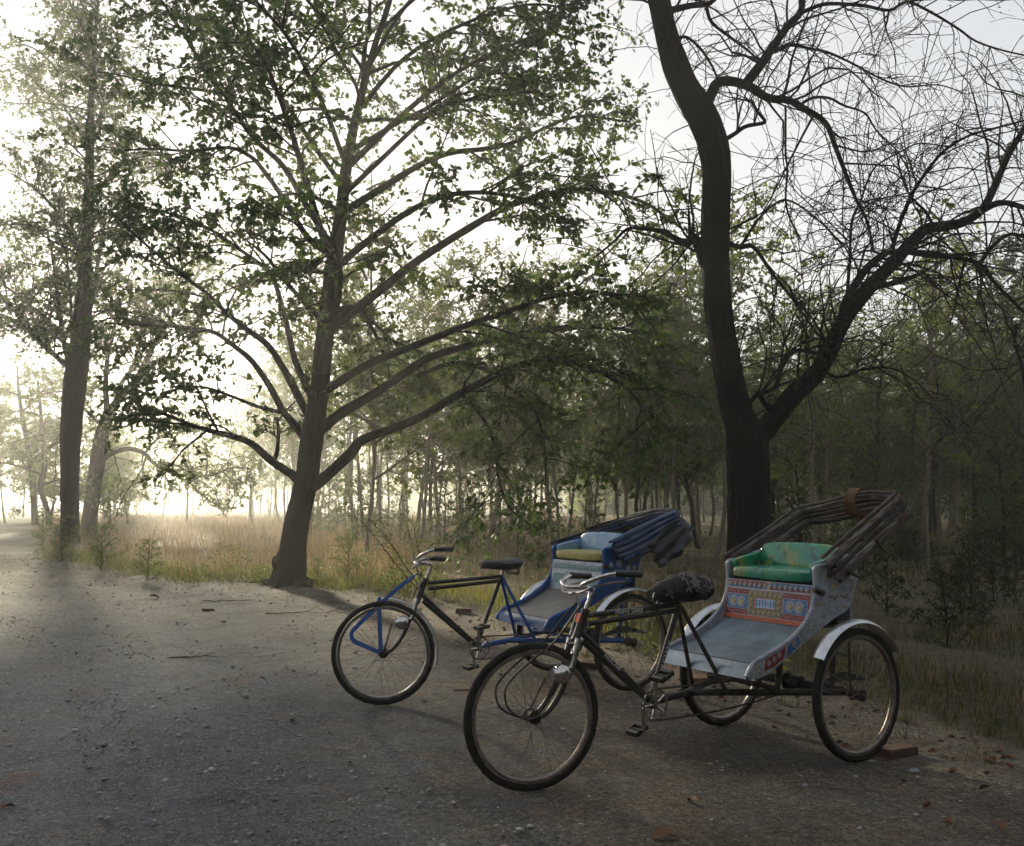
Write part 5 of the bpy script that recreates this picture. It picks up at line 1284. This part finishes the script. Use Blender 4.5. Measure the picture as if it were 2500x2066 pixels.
        for i in range(nv):
            for j in range(nu): j2 = (j + 1) % nu; f.append((i * nu + j, i * nu + j2, (i + 1) * nu + j2, (i + 1) * nu + j))
        v = np.array(v)
        if rot is not None: v = v @ np.array(rot.to_3x3()).T
        mb.add(v + np.array(c), f); return mb.build(name, m, parent)
    cv = st['cushion']
    pillow('cushion', (-.055, 0, .988), (.168, HW - .012, .040), cv, 5, lump=.022)
    pillow('backrest', (-.185, 0, 1.085), (.036, HW - .022, .082), st['backrest'], 4, rot=Matrix.Rotation(R(-14), 4, 'Y'), lump=.01)
    for s in (-1, 1):
        pillow('arm_pad', (-.05, s * (HW - .035), 1.048), (.125, .022, .040), st['arm'], 4, rot=Matrix.Rotation(R(10), 4, 'Y'))
    T('panel_bracket', [(.10, HW + .006, .925), (.03, HW + .012, .90)], .016, 'black_iron', 8)
    # ---- folded hood
    ns = st['slats']; hx, hz = -.04, 1.085
    tipn, tipf = np.array([-.60, 0, 1.455 + st['hood_dz']]), np.array([-.62, 0, 1.385 + st['hood_dz']])
    HY = .372
    perp = norm(np.array([-.50, 0, -.80]))
    for i in range(ns):
        off = perp * (.033 * i) + np.array([-.02 * i, 0, 0]) * 0.5
        off2 = perp * (.026 * i) + np.array([-.016 * i, 0, -.002 * i])
        b0 = np.array([hx + .10, HY + .004 * (i % 2), hz + .02]) + off; b1 = np.array([hx + .12, -HY - .004 * (i % 2), hz - .01]) + off * .75
        pth = [b0, b0 * .5 + np.array([tipn[0], HY + .012, tipn[2]]) * .5 + off2 * .5 + np.array([0, .006 * math.sin(i * 2), .006]), np.array([tipn[0], HY, tipn[2]]) + off2, np.array([tipn[0] - .02, HY - .05, tipn[2] + .015]) + off2,
               np.array([tipn[0] - .03, .12, tipn[2] + .018]) + off2, np.array([tipf[0] - .01, -.14, tipf[2] + .035]) + off2 * .95, np.array([tipf[0], -HY + .05, tipf[2] + .0]) + off2 * .9, np.array([tipf[0] + .04, -HY, tipf[2] - .02]) + off2 * .85, b1 * .5 + np.array([tipf[0], -HY - .008, tipf[2] - .02]) * .5 + off2 * .4, b1]
        pp = smooth_path(pth, n=60)
        mb = MB(); mb.tube(pp, .0145 if i % 2 else .0115, 8, jitter=.10)
        o = mb.build('hood_bow', st['slatmat'][i % len(st['slatmat'])], root)
    if st['hood_cloth']:
        # bunched tarpaulin hanging over the bows, with deep folds
        mb = MB(); nu_, nv_ = 40, 12; v = []
        g = np.random.default_rng(77)
        base = smooth_path([np.array([-.30, HY + .035, 1.19 + st['hood_dz']]), np.array([-.48, HY + .035, 1.31 + st['hood_dz']]), np.array([-.66, HY + .02, 1.42 + st['hood_dz']]), np.array([-.71, .15, 1.46 + st['hood_dz']]), np.array([-.71, -.15, 1.43 + st['hood_dz']]), np.array([-.66, -HY, 1.37 + st['hood_dz']]), np.array([-.3, -HY - .03, 1.22 + st['hood_dz'] * .5])], n=nu_ - 1)
        nu_ = len(base)
        for i, b in enumerate(base):
            u = i / (nu_ - 1)
            for j in range(nv_):
                w = j / (nv_ - 1)
                dn = .10 + .15 * math.sin(math.pi * min(1, .25 + u)) ** 1.2
                fold = .022 * math.sin(w * 15 + u * 5) + .012 * math.sin(w * 31 + u * 11)
                outw = norm(np.array([b[0] + .25, b[1], 0]))
                v.append(b + np.array([-.10 * w * (1 if u < .8 else .4), 0, .035 - dn * w]) + outw * (fold + .02 * math.sin(u * 40) * w))
        f = []
        for i in range(nu_ - 1):
            for j in range(nv_ - 1): f.append((i * nv_ + j, (i + 1) * nv_ + j, (i + 1) * nv_ + j + 1, i * nv_ + j + 1))
        mb.add(v, f); o = mb.build('hood_cover', 'tarp', root)
        so = o.modifiers.new('thickness', 'SOLIDIFY'); so.thickness = .004
        # cloth stretched over the near legs of the bows, scalloped between them
        pl = MB(); na, nb_ = 22, 29; v = []
        for a_ in range(na):
            t = a_ / (na - 1); c0 = np.array([hx + .10, HY, hz + .03]) * (1 - t) + np.array([-.60, HY, 1.475 + st['hood_dz']]) * t
            for b_ in range(nb_):
                w = b_ / (nb_ - 1); sag = .020 * abs(math.sin(w * math.pi * 4.0)) ** .6 * (.6 + .4 * t)
                v.append(c0 + perp * (w * (.165 + .03 * math.sin(t * 5))) + np.array([0, .010 + sag + .006 * math.sin(t * 13 + w * 9), .010 * math.sin(t * 3.1)]))
        f = [(a_ * nb_ + b_, (a_ + 1) * nb_ + b_, (a_ + 1) * nb_ + b_ + 1, a_ * nb_ + b_ + 1) for a_ in range(na - 1) for b_ in range(nb_ - 1)]
        pl.add(v, f); o = pl.build('hood_side', 'tarp_blue', root); so = o.modifiers.new('thickness', 'SOLIDIFY'); so.thickness = .004
    else:
        g = np.random.default_rng(12)
        k = MB(); c = np.array([tipn[0] - .075, .06, tipn[2] - .045])
        ring = [c + np.array([.085 * math.cos(t), .0, .090 * math.sin(t)]) for t in np.linspace(0, 2 * math.pi, 15)[:-1]]
        k.sweep(ring + [ring[0]], [(-.042, -.005), (-.02, -.003), (0, -.006), (.02, -.003), (.042, -.005), (.042, .005), (0, .004), (-.042, .005)], (0, 1, 0)); k.build('hood_strap', 'strap', root)
        T('strap_end', [c + np.array([0, 0, -.08]), c + np.array([.01, .02, -.16]), c + np.array([-.01, .015, -.24])], [.03, .024, .012], 'strap', 8)
        for p0, p1 in (((-.38, HY + .02, 1.20), (-.46, HY + .03, 1.12)), ((-.12, HY + .02, 1.02), (-.20, HY + .05, .985)), ((-.47, -.28, 1.36), (-.40, -.29, 1.44))):
            T('hood_pin', [p0, p1], .010, 'slat', 7)
    for s in (-1, 1): T('hood_pivot', [(hx, s * (HW - .01), hz - .03), (hx, s * (HY + .02), hz - .02)], .014, 'black_iron', 8); T('hood_bracket', [(-.02, s * (HW + .012), .99), (-.05, s * (HW + .02), 1.09)], .013, 'black_iron', 8)
    # ---- lettering on the frame
    if st['letters']:
        d1 = norm(np.array([.812 - 1.445, 0, .852 - .832])); lettering('Heavy Duty', .034, 'letter_white', tts[0], Vector((1.17, .0152, .841)), d1, (0, 0, 1), spacing=1.15)
        d2 = norm(np.array([1.03 - 1.485, 0, .368 - .756])); lettering('NEELAM', .034, 'letter_white', dts[0], Vector((1.285, .0160, .5855)), d2, (-.65, 0, .76), spacing=1.1)
        d3 = norm(np.array([1.018 - .812, 0, .36 - .835])); lettering('NEELAM', .030, 'letter_white', sts, Vector((.918, .0160, .592)), d3, (-.9, 0, -.3), spacing=1.6)
    return root

ANG = R(-147.15)
rickshaw((1.594, 5.80, 0.004), ANG, R(-12), dict(chassis='black_iron', stay='black_iron', grip='grip', reflector='reflector', loop='rod', front_rim='rim_rust', rear_rim='rim_rust', front_fender=False, near_fender='alloy', cover=True,
         side='panel_white', trim='panel_white', floor='floor_grey', lip='lip_grey', panel='panel_grey', deco='painted', cushion='vinyl_green', backrest='vinyl_green', arm='vinyl_green', slats=6, slatmat=('slat', 'slat_white', 'slat'), hood_cloth=False, hood_dz=0.0,
         letters=True, ring_text='NEELAM', crank=R(84), pedal=25), 'black rickshaw with green patterned seat and painted grey body, nearer of the two')
rickshaw((.595, 7.784, 0.004), ANG, R(-25), dict(chassis='blue_paint', stay='blue_paint', grip='grip', reflector='black_paint', loop='strap', front_rim='alloy', rear_rim='rim_rust', front_fender=True, near_fender='alloy', cover=False,
         side='blue_dark', trim='blue_paint', floor='floor_brown', lip='blue_dark', panel='panel_grey', deco='plain', cushion='vinyl_yellow', backrest='vinyl_blue', arm='vinyl_blue', slats=7, slatmat=('tarp', 'tarp_blue', 'blue_dark'), hood_cloth=True, hood_dz=-.13,
         letters=False, ring_text='', crank=R(80), pedal=10), 'blue rickshaw with folded tarpaulin hood and yellow seat, farther of the two')

# ------------------------------------------------------------------ small things on the ground
def brick(px, py, rz, label, size=(.22, .105, .07), m='brick', name='brick', cat='brick', tiltx=0.0, dx=0, dy=0):
    q = G(px, py); g = np.random.default_rng(int(px))
    mb = MB(); sx, sy, sz = size; n = 4; b = .006
    lo = np.array([-sx / 2, -sy / 2, 0]); hi = np.array([sx / 2, sy / 2, sz])
    v = []; 
    for z, inn in ((0, b), (b, 0), (sz - b, 0), (sz, b)):
        for x, y in ((lo[0] + inn, lo[1] + inn), (0.1 * sx, lo[1] + inn), (hi[0] - inn, lo[1] + inn), (hi[0] - inn, hi[1] - inn), (-0.1 * sx, hi[1] - inn), (lo[0] + inn, hi[1] - inn)):
            v.append((x + g.normal(0, .0025), y + g.normal(0, .0025), z + g.normal(0, .0015)))
    f = [tuple(range(5, -1, -1)), tuple(range(18, 24))]
    for i in range(3):
        for j in range(6): j2 = (j + 1) % 6; f.append((i * 6 + j, i * 6 + j2, (i + 1) * 6 + j2, (i + 1) * 6 + j))
    mb.add(v, f)
    o = mb.build(name, m, smooth=False, loc=(q[0] + dx, q[1] + dy, float(gz(q[0], q[1])) - .022)); o.rotation_euler = (tiltx, 0, rz)
    tag(o, label, cat, 'bricks lying about' if cat == 'brick' else None)
brick(2190, 1846, .5, 'red brick chocked behind the near rear wheel of the green seated rickshaw')
brick(1712, 1668, .2, 'orange brown block lying under the footboard of the green seated rickshaw', (.24, .10, .07), 'wood_block', 'wood_block', 'block', .1)
brick(1440, 1632, -.5, 'dark red brick seen below the black down tube, by the blue rickshaw wheel')
brick(1131, 1497, .1, 'small pale brick on the verge below the blue rickshaw top tube', (.20, .10, .09))
brick(508, 1492, .4, 'lone broken red brick on the earth left of the blue rickshaw', (.15, .10, .055))
brick(1132, 1684, .2, 'flat red brick bit between the two front wheels', (.16, .09, .03))
def stone(px, py, r, label):
    q = G(px, py); g = np.random.default_rng(int(px + py)); a, b, c = g.uniform(3, 7, 3)
    mb = MB(); mb.blob((0, 0, 0), (r * 1.2, r, r * .75), 12, 8, fn=lambda d: 1 + .12 * math.sin(a * d[0] + b) + .1 * math.sin(c * d[1] + a * d[2]))
    o = mb.build('stone', 'stone', loc=(q[0], q[1], float(gz(q[0], q[1])) + r * .3)); tag(o, label, 'stone', 'stones on the earth')
stone(2232, 1888, .022, 'pale grey stone right of the near rear wheel'); stone(2090, 1900, .014, 'small grey stone just below the near rear wheel')
stone(1966, 1920, .013, 'dark small stone below and left of the near rear wheel'); stone(660, 1436 + 4, .03, 'pale small stone in front of the leafy tree trunk')
stone(437, 1800, .020, 'bigger pale stone on the gravel at the lower left'); stone(1935, 1773, .016, 'grey stone behind the beam of the green seated rickshaw')
stone(165, 1703, .018, 'grey stone on the lane gravel at the left'); stone(545, 1520, .025, 'pebble beside the lone broken brick')
def fallen_leaf(px, py, s, rz, label):
    q = G(px, py); g = np.random.default_rng(int(px * 3 + py)); n = 8; v = []; f = []
    for i in range(n + 1):
        t = i / n; w = s * .32 * math.sin(math.pi * t ** .8) * (1 + .1 * math.sin(i * 2.3)); x = s * (t - .5); c = .12 * s * math.sin(t * 3.1) 
        v += [(x, -w, c + w * .6), (x, 0, c), (x, w, c + w * .5)]
    for i in range(n):
        for j in (0, 1): f.append((i * 3 + j, (i + 1) * 3 + j, (i + 1) * 3 + j + 1, i * 3 + j + 1))
    mb = MB(); mb.add(v, f); mb.tube([(s * .5, 0, .12 * s * math.sin(3.1)), (s * .68, .01, .004), (s * .8, .02, .012)], .0018, 4)
    o = mb.build('fallen_leaf', 'leaf_dead', loc=(q[0], q[1], float(gz(q[0], q[1])) + .006)); o.rotation_euler = (g.normal(0, .2), g.normal(0, .15), rz)
    tag(o, label, 'leaf', 'dead leaves on the earth')
fallen_leaf(1625, 2052, .12, .3, 'curled brown leaf at the bottom edge below the green seated rickshaw')
fallen_leaf(18, 1975, .08, 1.0, 'brown leaf on the gravel at the lower left edge')
fallen_leaf(1015, 1497, .16, .2, 'brown leaf on the earth beyond the blue rickshaw front wheel')
fallen_leaf(378, 1463, .16, .2, 'reddish leaf on the sunlit earth left of the leafy tree')
fallen_leaf(1690, 1960, .07, 2.0, 'small brown leaf on the earth below the green seated rickshaw')
def fallen_twigs(px, py, L, rz, label):
    q = G(px, py); g = np.random.default_rng(int(px + py)); mb = MB()
    p = wander(np.array([-L / 2, 0, .01]), np.array([1, 0, .02]), L, 8, g, curl=.12); p[:, 2] = .006 + .02 * g.random(9); mb.tube(p, np.linspace(.006, .0025, 9), 5)
    for i in (2, 4, 6): t = wander(p[i], np.array([.8, g.choice((-.6, .6)), .15]), L * .25, 3, g, curl=.2); mb.tube(t, np.linspace(.004, .002, 4), 4)
    o = mb.build('fallen_twig', 'twig', loc=(q[0], q[1], float(gz(q[0], q[1])))); o.rotation_euler = (0, 0, rz); tag(o, label, 'twig', 'twigs on the earth')
fallen_twigs(745, 1499, 1.0, .05, 'long dead twig lying left of the blue rickshaw front wheel')
fallen_twigs(470, 1602, .45, .3, 'short dead twig on the gravel at the left'); fallen_twigs(555, 1474, .7, .0, 'thin dark twig lying in front of the leafy tree')

# ------------------------------------------------------------------ morning haze
def haze():
    mb = MB(); mb.box((-430, -430, -1.2), (430, 930, 16.5)); o = mb.build('haze', 'stone', smooth=False)
    m = bpy.data.materials.new('haze'); m.use_nodes = True; nt = m.node_tree; nt.nodes.clear()
    out = nt.nodes.new('ShaderNodeOutputMaterial'); pv = nt.nodes.new('ShaderNodeVolumePrincipled')
    pv.inputs['Color'].default_value = (0.93, 0.93, 0.92, 1); pv.inputs['Density'].default_value = HAZE_DENSITY; pv.inputs['Anisotropy'].default_value = HAZE_G
    nt.links.new(pv.outputs[0], out.inputs['Volume'])
    o.data.materials.clear(); o.data.materials.append(m); tag(o, 'pale morning mist hanging in the air', 'haze', kind='stuff')
haze()
